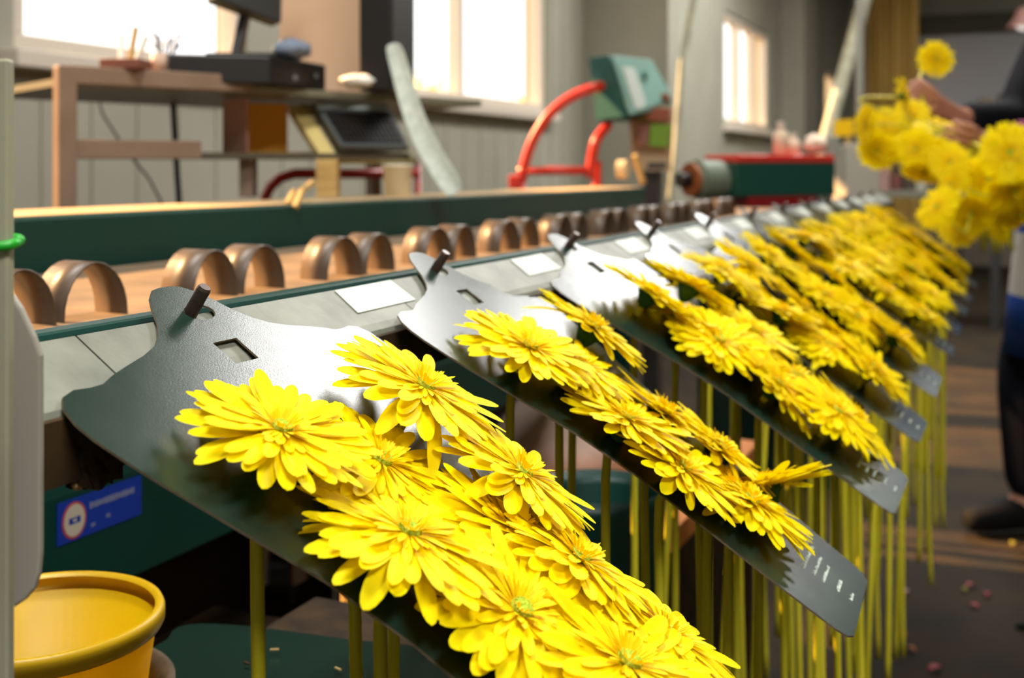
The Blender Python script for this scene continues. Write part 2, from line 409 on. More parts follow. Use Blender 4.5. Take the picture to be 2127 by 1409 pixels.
# local x = E_, y = +Y, z = N_   (twist about x, tilt about y, turn about z)
TW = [(0,-.3,0),(-2.6,.4,1.2),(.5,0,0),(-1,.5,-1),(2.5,.8,1),(-2,-.5,0),(1.5,.3,.8),(0,0,-.6),(1,.6,0),(-1,0,.6)]
CARD = []
cmeshes = [card_mesh(11+i) for i in range(4)]
for i in range(NCARD):
    tw = [math.radians(a) for a in TW[i]]
    Mx = Matrix.Translation((HX, Y0+DY*i, HZ)) @ cardbase @ Matrix.Rotation(tw[2], 4, 'Z') @ Matrix.Rotation(tw[1], 4, 'Y') @ Matrix.Rotation(tw[0], 4, 'X')
    nm = {0: 'nearest dark green hanger card, its top glinting, on the first rail pin', NCARD-1: 'farthest dark green hanger card at the end of the row of pins'}.get(i, 'dark green hanger card hooked on the %s pin of the rail from the front' % ORD[i])
    o = bpy.data.objects.new('hanger_card', cmeshes[i % 4]); COL.objects.link(o); o.matrix_world = Mx
    tag(o, nm, 'card', 'hanger cards on the rail')
    if i < 8:
        p = bpy.data.objects.new('printed_lines', PM); COL.objects.link(p); p.parent = o; p.location = (0, 0, .0002)
        p['label'] = 'small white lines of print'
    CARD.append(Mx)

# ------------------------------------------------------------------ gerberas
def petal(m, ang, L, W, r0, z0, pitch, droop, cup, twist, r, nu=8, mi=0, notch=True):
    ca, sa = math.cos(ang), math.sin(ang); rows = []; vs = []
    us = [0, .12, .28, .46, .64, .80, .91, .97, 1.0] if nu == 8 else [0, .25, .55, .85, 1.0]
    xs = (-1, -.5, 0, .5, 1) if nu == 8 else (-1, 0, 1)
    for u in us:
        s_ = u/.62
        wd = W*.5*((.30+.70*(s_*s_*(3-2*s_))) if u < .62 else (max(0.0, 1-((u-.62)/.38)**2.6))**.5)
        wd = max(wd, W*.05)
        rad = r0+L*(u*math.cos(pitch)); z = z0+L*u*math.sin(pitch)-droop*L*u*u
        for x in xs:
            gz = -cup*W*(1-x*x)*(.4+.6*math.sin(PI*min(1, u*1.1))) + (.055*W if abs(x) == .5 else 0)
            yy = wd*x; zz = z+gz+twist*yy
            vs.append(Vector((rad*ca-yy*sa, rad*sa+yy*ca, zz)))
    nx = len(xs); n = len(us); fs = []
    for i in range(n-1):
        for k in range(nx-1): fs.append((i*nx+k, (i+1)*nx+k, (i+1)*nx+k+1, i*nx+k+1))
    m.add(vs, fs, mi)
def head_meshes(seed, flat=1.0):
    r = random.Random(seed); P = MB(); I = MB(); C = MB(); K = MB()
    n = 30+r.randint(-1, 2); off = r.uniform(0, 1)
    dp = r.uniform(.04, .20)
    for k in range(n):
        a = 2*PI*(k+off)/n+r.gauss(0, .05); dr = dp+r.gauss(0, .05)+(.25 if r.random() < .09 else 0)
        petal(P, a, .0480*r.uniform(.92, 1.06), .0108*r.uniform(.88, 1.1), .0062, .0035, math.radians(6*flat+r.gauss(0, 2.5)), dr, .10, r.gauss(0, .10), r)
    n = 27+r.randint(-1, 2)
    for k in range(n):
        a = 2*PI*(k+.5+off)/n+r.gauss(0, .06)
        petal(P, a, .0445*r.uniform(.88, 1.04), .0096*r.uniform(.85, 1.1), .0056, .0052, math.radians(9*flat+r.gauss(0, 2.5)), dp*.8+r.gauss(0, .04), .11, r.gauss(0, .12), r)
    n = 24
    for k in range(n):
        a = 2*PI*(k+r.random()*.3)/n
        petal(P, a, .0270*r.uniform(.8, 1.15), .0058*r.uniform(.85, 1.1), .0052, .0066, math.radians(13*flat+r.gauss(0, 4)), .16, .12, r.gauss(0, .15), r)
    for k in range(34):
        a = 2*PI*(k+r.random()*.5)/34
        petal(I, a, .0165*r.uniform(.75, 1.15), .0027*r.uniform(.8, 1.2), .0048, .0074, math.radians(22*flat+r.gauss(0, 7)), .15, .1, r.gauss(0, .2), r, nu=4)
    for k in range(40):
        a = 2*PI*(k+r.random()*.5)/40
        petal(I, a, .0085*r.uniform(.7, 1.2), .0014, .0046, .0092, math.radians(52+r.gauss(0, 8)), .1, .05, 0, r, nu=4)
    C.lathe([(.0, .0100), (.002, .0102), (.0040, .0100), (.0054, .0090), (.0058, .0074), (.0050, .0050)], seg=18)
    for k in range(60):
        q = math.sqrt(r.random())*.0052; a = r.uniform(0, 2*PI); C.ball((q*math.cos(a), q*math.sin(a), .0102-q*q*25), .00055, seg=6)
    K.lathe([(.0028, -.013), (.0062, -.010), (.0098, -.003), (.0128, .004), (.0118, .0042), (.0060, .0030)], seg=18)
    for k in range(18):
        a = 2*PI*k/18; ca, sa = math.cos(a), math.sin(a); b0 = Vector((.0105*ca, .0105*sa, -.002)); w_ = Vector((-sa, ca, 0))*.0016
        K.add([b0-w_, b0+w_, Vector((.0175*ca, .0175*sa, .0052))], [(0, 1, 2)])
    return (P.mesh('petals', M_petal, smooth=True), I.mesh('inner_florets', M_petal_i, smooth=True), C.mesh('flower_eye', M_eye, smooth=True), K.mesh('calyx', M_calyx, smooth=True))
HEADS = [head_meshes(100+i, f) for i, f in enumerate((1.0, .7, 1.2, .9, 1.35))]
def stem_mesh(seed, L=.5):
    r = random.Random(seed); pts = []; n = 16
    a = r.uniform(0, 2*PI); lean = r.uniform(-.03, .05); cu = r.uniform(-.02, .02)
    p = Vector((0, 0, 0)); s_ = 0
    for i in range(n+1):
        s_ = i/n; l = L*s_
        bl = min(1, l/.055); bl = bl*bl*(3-2*bl)
        d = (-N_).lerp(Vector((0, 0, -1)), bl).normalized() + Vector((lean*math.cos(a)+cu*math.sin(s_*4), lean*math.sin(a)+cu*math.cos(s_*5), 0))*bl
        if i: p = p + d.normalized()*(L/n)
        pts.append(p.copy())
    # finer start
    return MB().tube([pts[0], pts[0]-N_*.012]+pts[1:], [.0030, .0029]+[.0029+.0008*i/n for i in range(1, n+1)], 10).mesh('stem', M_stem, smooth=True)
STEMS = [stem_mesh(40+i, L) for i, L in enumerate((.50, .46, .53, .48, .44, .51))]
def gerbera(P, nrm, spin, scale, label, group, stem=None, hm=None, sm=None):
    t = bpy.data.objects.new('gerbera', None); COL.objects.link(t); t.location = P; t.empty_display_size = .01; tag(t, label, 'flower', group)
    R = basis(nrm, Vector((0, 1, .1))) @ Matrix.Rotation(spin, 3, 'Z'); q = R.to_quaternion()
    for me in (hm or rnd.choice(HEADS)):
        o = bpy.data.objects.new(me.name.split('.')[0], me); COL.objects.link(o); o.parent = t; o.rotation_mode = 'QUATERNION'
        o.rotation_quaternion = q; o.scale = (scale,)*3
    s_ = bpy.data.objects.new('stem', stem or rnd.choice(STEMS)); COL.objects.link(s_); s_.parent = t
    s_.location = R @ Vector((0, 0, -.010*scale))
    return t
# (along card, across card, lift, tilt along, tilt across)
SL = [(.100,-.056,.024,-4,-3),(.108,.050,.028,2,4),(.128,-.008,.017,0,0),(.168,-.047,.022,-3,-4),(.172,.054,.026,6,6),(.189,.022,.015,4,2),(.2205,.0325,.021,0,10),(.2200,-.033,.020,2,-6),(.2700,.0355,.020,4,6),(.2650,-.016,.026,0,-4)]
SL2 = [(.103,-.062,.024,-3,-8),(.106,.051,.027,3,5),(.128,-.020,.022,0,0),(.175,-.046,.020,-2,-2),(.184,.022,.018,3,4),(.219,-.050,.019,4,-6),(.2265,.036,.020,6,4),(.247,.000,.012,0,0),(.2620,-.012,.018,2,-6),(.2665,.043,.018,-44,6)]
SC = [.80, .94, .86, .89, .88, .88, .93, .92, .92, .93]
POS = ['near top corner', 'far top corner', 'upper middle', 'near side of the second row', 'far side of the second row', 'middle of the card', 'far side of the third row', 'near side of the third row', 'far lower corner', 'near lower corner']
POS2 = ['near top corner', 'far top corner', 'upper middle', 'near side of the second row', 'far side of the second row', 'near side of the third row', 'far side of the third row', 'middle of the lower half', 'very foot, drooping', 'far lower corner, standing upright,']
for i in range(NCARD):
    sl = SL2 if i == 1 else SL; ps = POS2 if i == 1 else POS
    for k, (t, w_, lf, ta, tb) in enumerate(sl):
        r = random.Random(1000*i+k); jt = 0 if i < 2 else .007
        if i >= 2: t = .085+(t-.09)*1.08
        P = CARD[i] @ Vector((t+r.uniform(-jt, jt), w_*(1 if i < 2 else .9)+r.uniform(-jt, jt), lf-(.011 if i < 2 else .006)+r.uniform(0, .003)))
        n = (Matrix.Rotation(math.radians(ta-(5 if i < 2 else 1)+r.gauss(0, 3 if i < 2 else 7)), 3, 'Y') @ Matrix.Rotation(math.radians(-tb-(6 if i < 2 else 2)+r.gauss(0, 3 if i < 2 else 7)), 3, 'X')) @ Vector((0, 0, 1))
        n = (CARD[i].to_3x3() @ n)
        gerbera(P, n, r.uniform(0, 2*PI), (SC[k] if i == 0 else r.uniform(.84, .90) if i == 1 else r.uniform(.84, .92)), 'yellow gerbera at the %s of the %s card' % (ps[k], ORD[i]), 'gerberas on the hanger cards',
                hm=HEADS[(i*3+k*2+r.randint(0, 4)) % 5], stem=STEMS[r.randint(0, 5)])

# ------------------------------------------------------------------ the conveyor
conv = thing('conveyor', (-.75, .5, 0), 'green conveyor with a pale belt and brown arched straps behind the rail', 'conveyor')
YC0, YC1 = -.6, 3.06
MB().box((-.411, 1.3, H-.100), (.016, 4.0, .051)).build('front_channel', M_green, conv, bevel=.003)
MB().box((-.77, 1.3, H-.118), (.33, 4.0, .016)).build('belt', M_belt, conv)
m = MB(); m.box((-1.03, (YC0+YC1)/2, H-.0875), (.16, YC1-YC0, .075)); m.build('back_channel', M_green, conv, bevel=.004)
MB().box((-1.032, (YC0+YC1)/2, H-.0496), (.150, YC1-YC0-.01, .0012)).build('channel_top', mat('tan_sunlit_top', (186,160,120), .7, .2, var=(160,134,96), scale=20), conv, label='sunlit tan top strip')  # tan rather than the channel's green, so its sunlit top comes out bright
MB().box((-1.07, .21, .45), (.012, 1.52, .82)).box((-1.07, 1.355, .45), (.012, .59, .82)).box((-1.07, 2.355, .675), (.012, 1.41, .39)).build('shade_boards', mat('dark_brown_shade_board', (36,28,20), .8, .15), conv)  # added dark boards: darken the space under the belt and trim the sun
m = MB(); m.prism([(-.74, -.6, H-.248), (-.715, -.6, H-.248), (-.705, -.6, H-.252), (-.70, -.6, H-.262), (-.70, -.6, H-.352), (-.74, -.6, H-.352)], (0, 2.3, 0)); m.build('side_panel', M_green, conv)
# legs of the frame
for x, y in ((-.80, 2.4), (-.80, 3.15), (-1.0, -.3), (-1.0, 2.4), (-1.0, 3.0)):
    MB().box((x, y, (H-.128)/2), (.04, .04, H-.128)).build('frame_leg', M_green, conv)
MB().bar((-.74, .1, H-.30), (-1.0, .1, H-.30), .03, .05).bar((-.74, 1.6, H-.30), (-1.0, 1.6, H-.30), .03, .05).build('cross_bar', M_green, conv)
# arched straps standing on the belt, in pairs
yb = .0
def strap_mesh():
    n = 14; vs = []; fs = []; a, h, wd, th = .030, .042, .034, .0012
    prof = []
    for k in range(n+1):
        u = k/n; an = PI*(1-u); prof.append((a*math.copysign(abs(math.cos(an))**1.1, math.cos(an)), h*math.sin(an)**.9))
    for off in (0, th):
        for (y, z) in prof:
            nrm = Vector((y/a, z/h)).normalized()*off
            for x in (-wd/2, wd/2): vs.append((x, y-nrm.x, z-nrm.y))
    N2 = 2*(n+1)
    for k in range(n):
        i = 2*k; fs += [(i, i+1, i+3, i+2), (N2+i, N2+i+2, N2+i+3, N2+i+1), (i, i+2, N2+i+2, N2+i), (i+1, N2+i+1, N2+i+3, i+3)]
    return MB().add(vs, fs).mesh('carrier_strap', M_strap, smooth=True)
SM = strap_mesh(); c0 = AZ(190, 661, H-.11)
for k in range(-1, 11):
    for j in (0, 1):
        y = c0.y+.2045*k-(.069 if j == 0 else 0)
        o = bpy.data.objects.new('carrier_strap', SM); COL.objects.link(o); o.parent = conv; o.location = Vector((-.637, y, H-.110))-conv.location
        o.rotation_euler = (0, 0, math.radians(rnd.uniform(-5, 5)))
# maker's label on the side panel
M_lab = mat('blue_label', (18,52,150), .45, .4); M_seal = mat('cream_seal', (190,180,160), .5, .3); M_sring = mat('red_ring', (170,70,70), .5, .3); M_lt = mat('label_letters', (120,124,150), .5, .3)
lab = MB().box((-.699, .7305, H-.2835), (.001, .095, .034)).build('maker_label', M_lab, conv, label='small blue label with a round seal')
def disc(m, c, r, x, mi=0): m.prism([(x, c[0]+r[0]*math.cos(a), c[1]+r[1]*math.sin(a)) for a in [2*PI*k/28 for k in range(28)]], (.0004, 0, 0), mi)
sc_ = (.7005, H-.2840)
m = MB(); disc(m, sc_, (.0130, .0150), -.6985, 0); disc(m, sc_, (.0110, .0130), -.6982, 1)
m.box((-.6977, sc_[0], sc_[1]), (.0004, .012, .005), mi=2)
m.box((-.6977, sc_[0], sc_[1]+.0001), (.0006, .004, .0022), mi=1)
m.build('label_seal', [M_sring, M_seal, M_lab], lab)
m = MB(); r = random.Random(8); y = .7175
while y < .768:
    g = r.uniform(.0026, .0036); m.box((-.6983, y+g/2, H-.277), (.0004, g, .0052*r.choice((1, 1, .8)))); y += g+.0008
for y, z in ((.720, -.2935), (.7225, -.2935), (.737, -.2905), (.7395, -.2905)): m.box((-.6983, y, H+z), (.0004, .0018, .003))
m.build('label_lettering', M_lt, lab)

# ------------------------------------------------------------------ left foreground post with plate
post = thing('post', (-.40, .31, 0), 'grey painted metal post at the left edge with a side plate', 'post')
p15 = AD(24, 879, .415); pc = p15 - RGT*.03
Rp = Matrix.Rotation(TH, 3, 'Z')
MB().box((pc.x, pc.y, .52), (.06, .006, 1.04), R=Rp).build('post_body', M_post, post, bevel=.001)
m = MB(); d = .424; pl = [AD(x, y, d) for x, y in ((14,600),(42,640),(70,700),(84,740),(84,1150),(80,1195),(70,1225),(52,1247),(30,1262),(14,1264))]
m.prism(pl, FWD*.004); m.build('side_plate', mat('grey_plate', (150,146,134), .5, .35), post, bevel=.001)
m = MB(); cc = AD(4, 503, .415); n = 26; pts = []
for k in range(n+1):
    a = 2*PI*k/n; x = .0255*math.copysign(abs(math.cos(a))**.45, math.cos(a)); y = .0060*math.copysign(abs(math.sin(a))**.45, math.sin(a))
    q = Vector((pc.x, pc.y, cc.z)) + RGT*(x*1.26) + FWD*y + UP*(.0012*math.sin(2*a)); pts.append(q)
tag(m.tube(pts, .0019, 8).build('cable_tie', mat('green_wire', (30,170,40), .4, .5), smooth=True), 'bright green wire tied round the grey post at the left edge', 'wire')

# ------------------------------------------------------------------ bucket on a small table, pile of spare cards
tbl = thing('work_table', (-.5, .62, 0), 'low wooden work table under the bucket beside the rail', 'table')
ZT_ = .585
MB().box((-.50, .62, ZT_-.0125), (.40, .52, .025)).build('table_top', M_wood_d, tbl, bevel=.003)
for x in (-.67, -.33):
    for y in (.40, .84): MB().box((x, y, (ZT_-.025)/2), (.035, .035, ZT_-.025)).build('leg', M_wood_d, tbl)
bk = AD(83, 1272, .68); bx, by, bz = bk
ring = MB(); ring.lathe([(.052, ZT_), (.057, ZT_+.090), (.071, ZT_+.1005), (.0745, ZT_+.1025), (.0745, ZT_+.1060), (.0705, ZT_+.1060), (.056, ZT_+.096), (.050, ZT_+.004), (0, ZT_+.004)], (bx+.004, by, 0), seg=48)
tag(ring.build('brown_tub', M_card_b, smooth=True), 'worn brown tub holding the yellow bucket at lower left', 'tub')
bkt = thing('bucket', (bx, by, ZT_+.006), 'yellow plastic bucket standing in a brown tub at lower left', 'bucket')
Rb = Matrix.Rotation(math.radians(5), 3, RGT)
hh = bz-(ZT_+.006)
b = MB().lathe([(0, 0.0), (.044, 0), (.048, .004), (.0665, hh-.012), (.0655, hh-.010), (.0465, .007), (.0, .006)], (bx, by, ZT_+.006), seg=64)
b.build('bucket_body', M_yellow, bkt, smooth=True)
b = MB().lathe([(.0655, hh-.012), (.0700, hh-.012), (.0715, hh-.009), (.0715, hh-.003), (.0700, hh), (.0675, hh+.0003), (.0655, hh-.002)], (bx, by, ZT_+.006), seg=64)
b.build('bucket_rim', mat('yellow_rim', (222,178,20), .4, .4), bkt, smooth=True)
# spare cards lying on the table
pe = AZ(400, 1300, .668); pf = AZ(960, 1296, .668)
ax = (pf-pe).normalized(); 
stand = MB().box((-.42, .66, (ZT_+.655)/2), (.20, .24, .655-ZT_)); tag(stand.build('wooden_block', M_wood_d, bevel=.003), 'dark wooden block under the loose cards at bottom', 'block')
for k in range(5):
    rz = math.atan2(ax.y, ax.x)+math.radians((k-4)*1.3)
    oc = pe - ax*.045 - Vector((-ax.y, ax.x, 0))*.112
    o = bpy.data.objects.new('spare_card', cmeshes[(k+1) % 4]); COL.objects.link(o)
    o.location = (oc.x, oc.y, .660+k*.0022); o.rotation_euler = (0, math.radians(.4), rz)
    tag(o, ['lowest', 'second lowest', 'middle', 'second highest', 'topmost'][k]+' of the loose dark cards piled flat at bottom', 'card', 'loose cards in a pile')
r = random.Random(2)
for k, (px, py) in enumerate(((512,1378), (702,1390), (735,1368), (570,1350), (880,1350))):
    p = AZ(px, py, .673); a = r.uniform(0, 2*PI)
    tag(MB().box(p, (.006, .0016, .0012), R=Matrix.Rotation(a, 3, 'Z')).build('plant_scrap', M_wood if k else M_wood_d, bevel=.0003), ['dark', 'pale', 'pale', 'tiny pale', 'tiny pale'][k]+' scrap on the loose cards, '+['by the left stem', 'nearest the bottom edge', 'by the triple stems', 'high on the left', 'at the right'][k], 'scrap', 'scraps on the loose cards')

# ------------------------------------------------------------------ dim things under the line
cst = thing('trolley', (-1.0, 1.5, 0), 'dark trolley with a caster wheel under the conveyor', 'trolley')
cp = AD(590, 1195, 1.75)
MB().box((cp.x+.075, cp.y+.2, cp.z+.19), (.20, .6, .03)).build('deck', mat('dark_brown_board', (40,30,20), .8, .2), cst)
MB().tube([cp+RGT*-.015, cp+RGT*.015], .042, 24).build('caster_wheel', M_black, cst, smooth=False)
MB().bar(cp+RGT*.022+UP*-.01, cp+RGT*.022+UP*.17, .012, .03).bar(cp-RGT*.022+UP*-.01, cp-RGT*.022+UP*.17, .012, .03).box(cp+UP*.165, (.06, .06, .02)).build('caster_fork', mat('grey_fork', (200,195,185), .5, .4), cst)
for dx, dy in ((.0, .46), (.15, -.05), (.15, .46)): MB().box((cp.x+dx, cp.y+dy, (cp.z+.18)/2), (.03, .03, cp.z+.18)).build('leg', M_dkgrey, cst)
lp = AD(742, 1245, 1.22)
tag(MB().lathe([(.0, 0), (.0175, 0), (.0175, .78), (0, .78)], (lp.x, lp.y, 0), seg=20).build('wooden_pole', M_wood, smooth=False), 'upright tan wooden pole below the nearest card', 'pole')
sk = AD(1165, 935, 1.75)
sa = MB(); sa.lathe([(0, -.03), (.10, -.03), (.118, -.01), (.11, .025), (.075, .07), (.032, .115), (.045, .135), (0, .13)], sk, seg=24)
tag(sa.build('sack', mat('pinkish_sack', (214,188,172), .85, .15, var=(180,158,142), scale=12), smooth=True), 'dusty pinkish sack under the line behind the nearest flowers', 'sack')
crt = thing('crate', (sk.x, sk.y, 0), 'brown wooden crate under the dusty sack', 'crate')
MB().box((sk.x+.03, sk.y+.05, (sk.z-.061)/2), (.40, .5, sk.z-.061)).build('crate_body', M_wood_d, crt)
q0, q1 = AD(1150, 985, 1.62), AD(1420, 985, 1.62)
MB().box((sk.x+.03, sk.y+.05, sk.z-.046), (.42, .52, .03)).build('crate_lid', mat('orange_brown_wood', (214,136,76), .7, .2), crt)
bn = AD(1245, 1075, 1.25)
bin_ = MB().lathe([(0, -bn.z), (.06, -bn.z), (.075, .02), (.07, .035), (.06, .02), (.05, -bn.z+.01), (0, -bn.z+.01)], bn, seg=32)
tag(bin_.build('bin', M_green, smooth=True), 'dark green bin under the line behind the nearest card', 'bin')

# ------------------------------------------------------------------ desk with computer things beyond the conveyor
desk = thing('computer_desk', (-1.35, 1.6, 0), 'brown steel framed computer desk beyond the green conveyor channel', 'desk')
zt = 1.129
A0 = AD(135, 177, 1.73); A1 = AD(556, 195, 1.95); A2 = AD(830, 210, 2.156); A3 = AD(1000, 222, 2.34)
dirx = (Vector((A1.x, A1.y, 0))-Vector((A0.x, A0.y, 0))).normalized(); back = Vector((-dirx.y, dirx.x, 0))
if back.x > 0: back = -back
def Z(p, z): return Vector((p.x, p.y, z))
lift = .012
MB().bar(Z(A0, zt+.0145), Z(AD(520, 195, 1.93), zt+.0145), .028, .028).build('top_rail', M_brownsteel, desk, bevel=.002)
poly = [Z(AD(505, 190, 1.925), zt), Z(A1, zt), Z(A2, zt), Z(A3, zt), Z(A3, zt)+back*.42, Z(A0, zt)+back*.42, Z(A0, zt)+back*.014, Z(AD(505, 190, 1.925), zt)+back*.014]
MB().prism(poly, (0, 0, .012)).build('desk_top', mat('grey_desk_board', (120,116,96), .5, .4), desk)
for P in (A0, Z(A0, 0)+back*.40, Z(A3, 0)+back*.40): MB().box((P.x, P.y, (zt+.028)/2), (.028, .028, zt+.028), R=Matrix.Rotation(math.atan2(dirx.y, dirx.x), 3, 'Z')).build('leg', M_brownsteel, desk, bevel=.002)
B0, B1 = AD(150, 310, 1.74), AD(412, 312, 1.87)
MB().bar(B0, B1, .026, .030).build('lower_rail', M_brownsteel, desk, bevel=.002)
S0, S1 = AD(412, 330, 1.9), AD(850, 330, 2.05)
zs_ = (S0.z+S1.z)/2
sh = [Z(S0, zs_), Z(S1, zs_), Z(S1, zs_)+back*.22, Z(S0, zs_)+back*.22]
MB().prism(sh, (0, 0, .010)).build('keyboard_shelf', mat('dark_shelf', (74,66,50), .5, .4), desk)
for px, wpx in ((516, 34), (682, 54)):
    b0 = AD(px, 350, 1.98); MB().box((b0.x, b0.y, (zs_+H-.048)/2), (wpx*1.98/2370*.8, .04, zs_-H+.048), R=Matrix.Rotation(TH, 3, 'Z')).build('shelf_prop', M_wood if px > 600 else M_brownsteel, desk)
# monitor
mon = thing('monitor', AD(520, 100, 1.99), 'dark tilted computer monitor on the desk, seen from behind', 'monitor')
MC = [AD(450, -2, 1.92), AD(586, 48, 2.02), AD(590, -170, 2.05), AD(440, -190, 1.95)]
mn = (MC[1]-MC[0]).cross(MC[3]-MC[0]).normalized()
if mn.dot(FWD) < 0: mn = -mn
MB().prism(MC, mn*.03).build('screen', M_dkgrey, mon, bevel=.004)
f0 = Z(AD(490, 84, 1.98), zt+.060)
MB().bar(f0+UP*.004, AD(505, 20, 1.985)+FWD*.02, .022, .014, up=RGT).build('stand_arm', M_black, mon)
MB().box(f0+UP*.005+RGT*.02, (.12, .1, .008), R=Matrix.Rotation(TH, 3, 'Z')).build('stand_foot', M_black, mon, bevel=.002)
# black box under the monitor
C0, C1, C2 = AD(349, 133, 1.86), AD(562, 160, 1.90), AD(677, 168, 2.06)
e1 = Z(C1, 0)-Z(C0, 0); e2 = Z(C2, 0)-Z(C1, 0)
zb = zt+.013
bxp = [Z(C0, zb), Z(C1, zb), Z(C2, zb), Z(C0, zb)+e2]
cpu = thing('computer_box', Z((C0+C2)/2, zb), 'flat black computer box on the desk under the monitor', 'computer')
MB().prism(bxp, (0, 0, .047)).build('box_case', M_black, cpu, bevel=.003)
fn = Vector((e2.y, -e2.x, 0)).normalized()
for t_, z_, s_ in ((.42, .016, .010), (.80, .024, .007)):
    MB().box(Z(C1, zb)+e2*t_+UP*z_+fn*.001, (.003, s_, s_), R=basis(fn).to_3x3() @ Matrix.Rotation(PI/2, 3, 'Y')).build('box_button', mat('grey_button', (110,112,112), .4, .4), cpu)
# brown carton, black tower, crumpled things
rz = Matrix.Rotation(TH-.15, 3, 'Z')
bc = AD(682, 138, 2.26); tag(MB().box((bc.x, bc.y, zt+.012+.15), (.168, .10, .30), R=rz).build('carton', mat('tan_cardboard', (206,176,148), .8, .15, var=(196,164,134), scale=4), bevel=.002), 'plain tan carton standing at the back of the desk', 'carton')
bt = AD(806, 190, 2.12); tw_ = thing('computer_tower', (bt.x, bt.y, zt+.012), 'tall black computer tower at the right end of the desk', 'computer')
MB().box((bt.x, bt.y, zt+.012+.19), (.062, .17, .38), R=rz).build('tower_case', M_black, tw_, bevel=.004)
MB().box(Vector((bt.x, bt.y, zt+.30))-FWD*.084+RGT*.004, (.03, .02, .06), R=rz).build('tower_drive', M_dkgrey, tw_)
def blob(name, c, r, m, label, cat, sx=(1,1,1), seed=1, group=None):
    q = random.Random(seed); b = MB().ball((0,0,0), r, seg=16, sx=sx)
    for v in b.v: v += Vector((q.uniform(-1,1), q.uniform(-1,1), q.uniform(-1,1)))*r*.16
    zmin = min(v.z for v in b.v)
    b.v = [v+Vector((c[0], c[1], c[2]-zmin)) for v in b.v]
    return tag(b.build(name, m, smooth=True, weld=True), label, cat, group)
p = AD(742, 172, 2.02); blob('crumpled_tissue', (p.x, p.y, zt+.012), .022, M_white, 'white crumpled tissue on the desk beside the tower', 'tissue', (1.6,1.0,.5), 3)
p = AD(606, 90, 1.99); blob('cloth_lump', (p.x, p.y, zt+.060), .027, mat('blue_grey_cloth', (120,132,150), .8, .2), 'bluish grey cloth lying on the black computer box', 'cloth', (1.35,1.0,.62), 5)
p = AD(330, 130, 1.84); tag(MB().lathe([(0,0),(.012,0),(.013,.03),(.011,.03),(.010,.003),(0,.003)], (p.x, p.y, zt+.029), seg=20).build('pale_cup', mat('pinkish_cup', (196,168,148), .5, .3), smooth=True), 'small pinkish cup on the desk left of the black box', 'cup')
p = AD(262, 128, 1.80)
pt = thing('pen_tray', (p.x, p.y, zt+.028), 'brown tray of pens and tools on the desk corner', 'tray')
MB().box((p.x, p.y, zt+.028+.008), (.065, .05, .016), R=rz).build('tray_body', mat('red_brown_tray', (120,74,60), .6, .3), pt, bevel=.002)
for k, (dx, dz, c) in enumerate(((-.01, .05, M_white), (.006, .06, M_wood), (.018, .045, M_white))): MB().cyl(Vector((p.x+dx, p.y, zt+.036)), Vector((p.x+dx*1.8, p.y+.01, zt+.036+dz)), .0045, seg=10).build('pen', c, pt)
p = AD(345, 92, 1.9); pl_ = thing('potted_sprig', (p.x, p.y, zt+.028), 'little bluish sprig standing by the window on the desk', 'plant')
m = MB()
for k in range(9):
    a = k*2.4; q = Vector((p.x, p.y, zt+.030)); e = q+Vector((.022*math.cos(a), .022*math.sin(a), .05+.006*(k % 4))); m.tube([q, q.lerp(e, .5)+UP*.008, e], [.0012, .0012, .004], 6)
m.build('leaves', mat('blue_green_leaf', (120,130,150), .6, .3), pl_, smooth=True)
MB().lathe([(0,0),(.014,0),(.016,.012),(0,.012)], (p.x, p.y, zt+.0135), seg=16).build('pot', M_dkgrey, pl_)
# cable hanging behind the desk
cb = [AD(358, 190, 2.25), AD(362, 260, 2.27), AD(366, 330, 2.27), AD(372, 420, 2.28), Z(AD(372, 420, 2.28), .02)]
tag(MB().tube(cb, .006, 8).build('black_cable', M_black, smooth=True), 'black cable hanging straight down behind the desk', 'cable', 'cables behind the desk')
cb = [AD(198, 190, 2.25), AD(215, 240, 2.27), AD(260, 310, 2.27), AD(310, 372, 2.28), AD(335, 420, 2.28), Z(AD(350, 440, 2.28), .02)]
tag(MB().tube(cb, .0025, 8).build('thin_cable', M_dkgrey, smooth=True), 'thin grey cable sagging diagonally behind the desk', 'cable', 'cables behind the desk')
# keyboard on a sloping wooden stand, orange carton behind its side board
kb = thing('keyboard_stand', (AD(720, 330, 2.0).x, AD(720, 330, 2.0).y, zs_+.010), 'sloping wooden stand holding a dark keyboard under the desk', 'stand')
K0, K1 = AD(688, 326, 2.00), AD(612, 222, 2.10)
K2, K3 = AD(792, 232, 2.16), AD(858, 326, 2.05)
def quad_slab(P, th): 
    n = (P[1]-P[0]).cross(P[3]-P[0]).normalized()
    if n.z < 0: n = -n
    return MB().prism(P, -n*th), n
q, kn = quad_slab([AD(668,326,1.985), AD(600,220,2.08), AD(632,220,2.095), AD(698,322,2.0)], .016); q.build('side_board', mat('straw_wood', (196,176,112), .6, .3), kb)
q, kn = quad_slab([AD(694,330,2.002), AD(622,216,2.095), AD(800,224,2.17), AD(868,330,2.06)], .012); q.build('sloping_board', mat('straw_wood_2', (150,142,110), .6, .3), kb)
kbd = thing('keyboard', (K0.x, K0.y, K0.z), 'dark grey keyboard lying on the sloping wooden stand', 'keyboard')
kp = [AD(706,316,1.99), AD(648,224,2.078), AD(800,230,2.145), AD(846,316,2.04)]
n = (kp[1]-kp[0]).cross(kp[3]-kp[0]).normalized(); n = n if n.z > 0 else -n
MB().prism([p+n*.004 for p in kp], n*.010).build('keyboard_case', mat('keyboard_grey', (70,74,74), .5, .4), kbd)
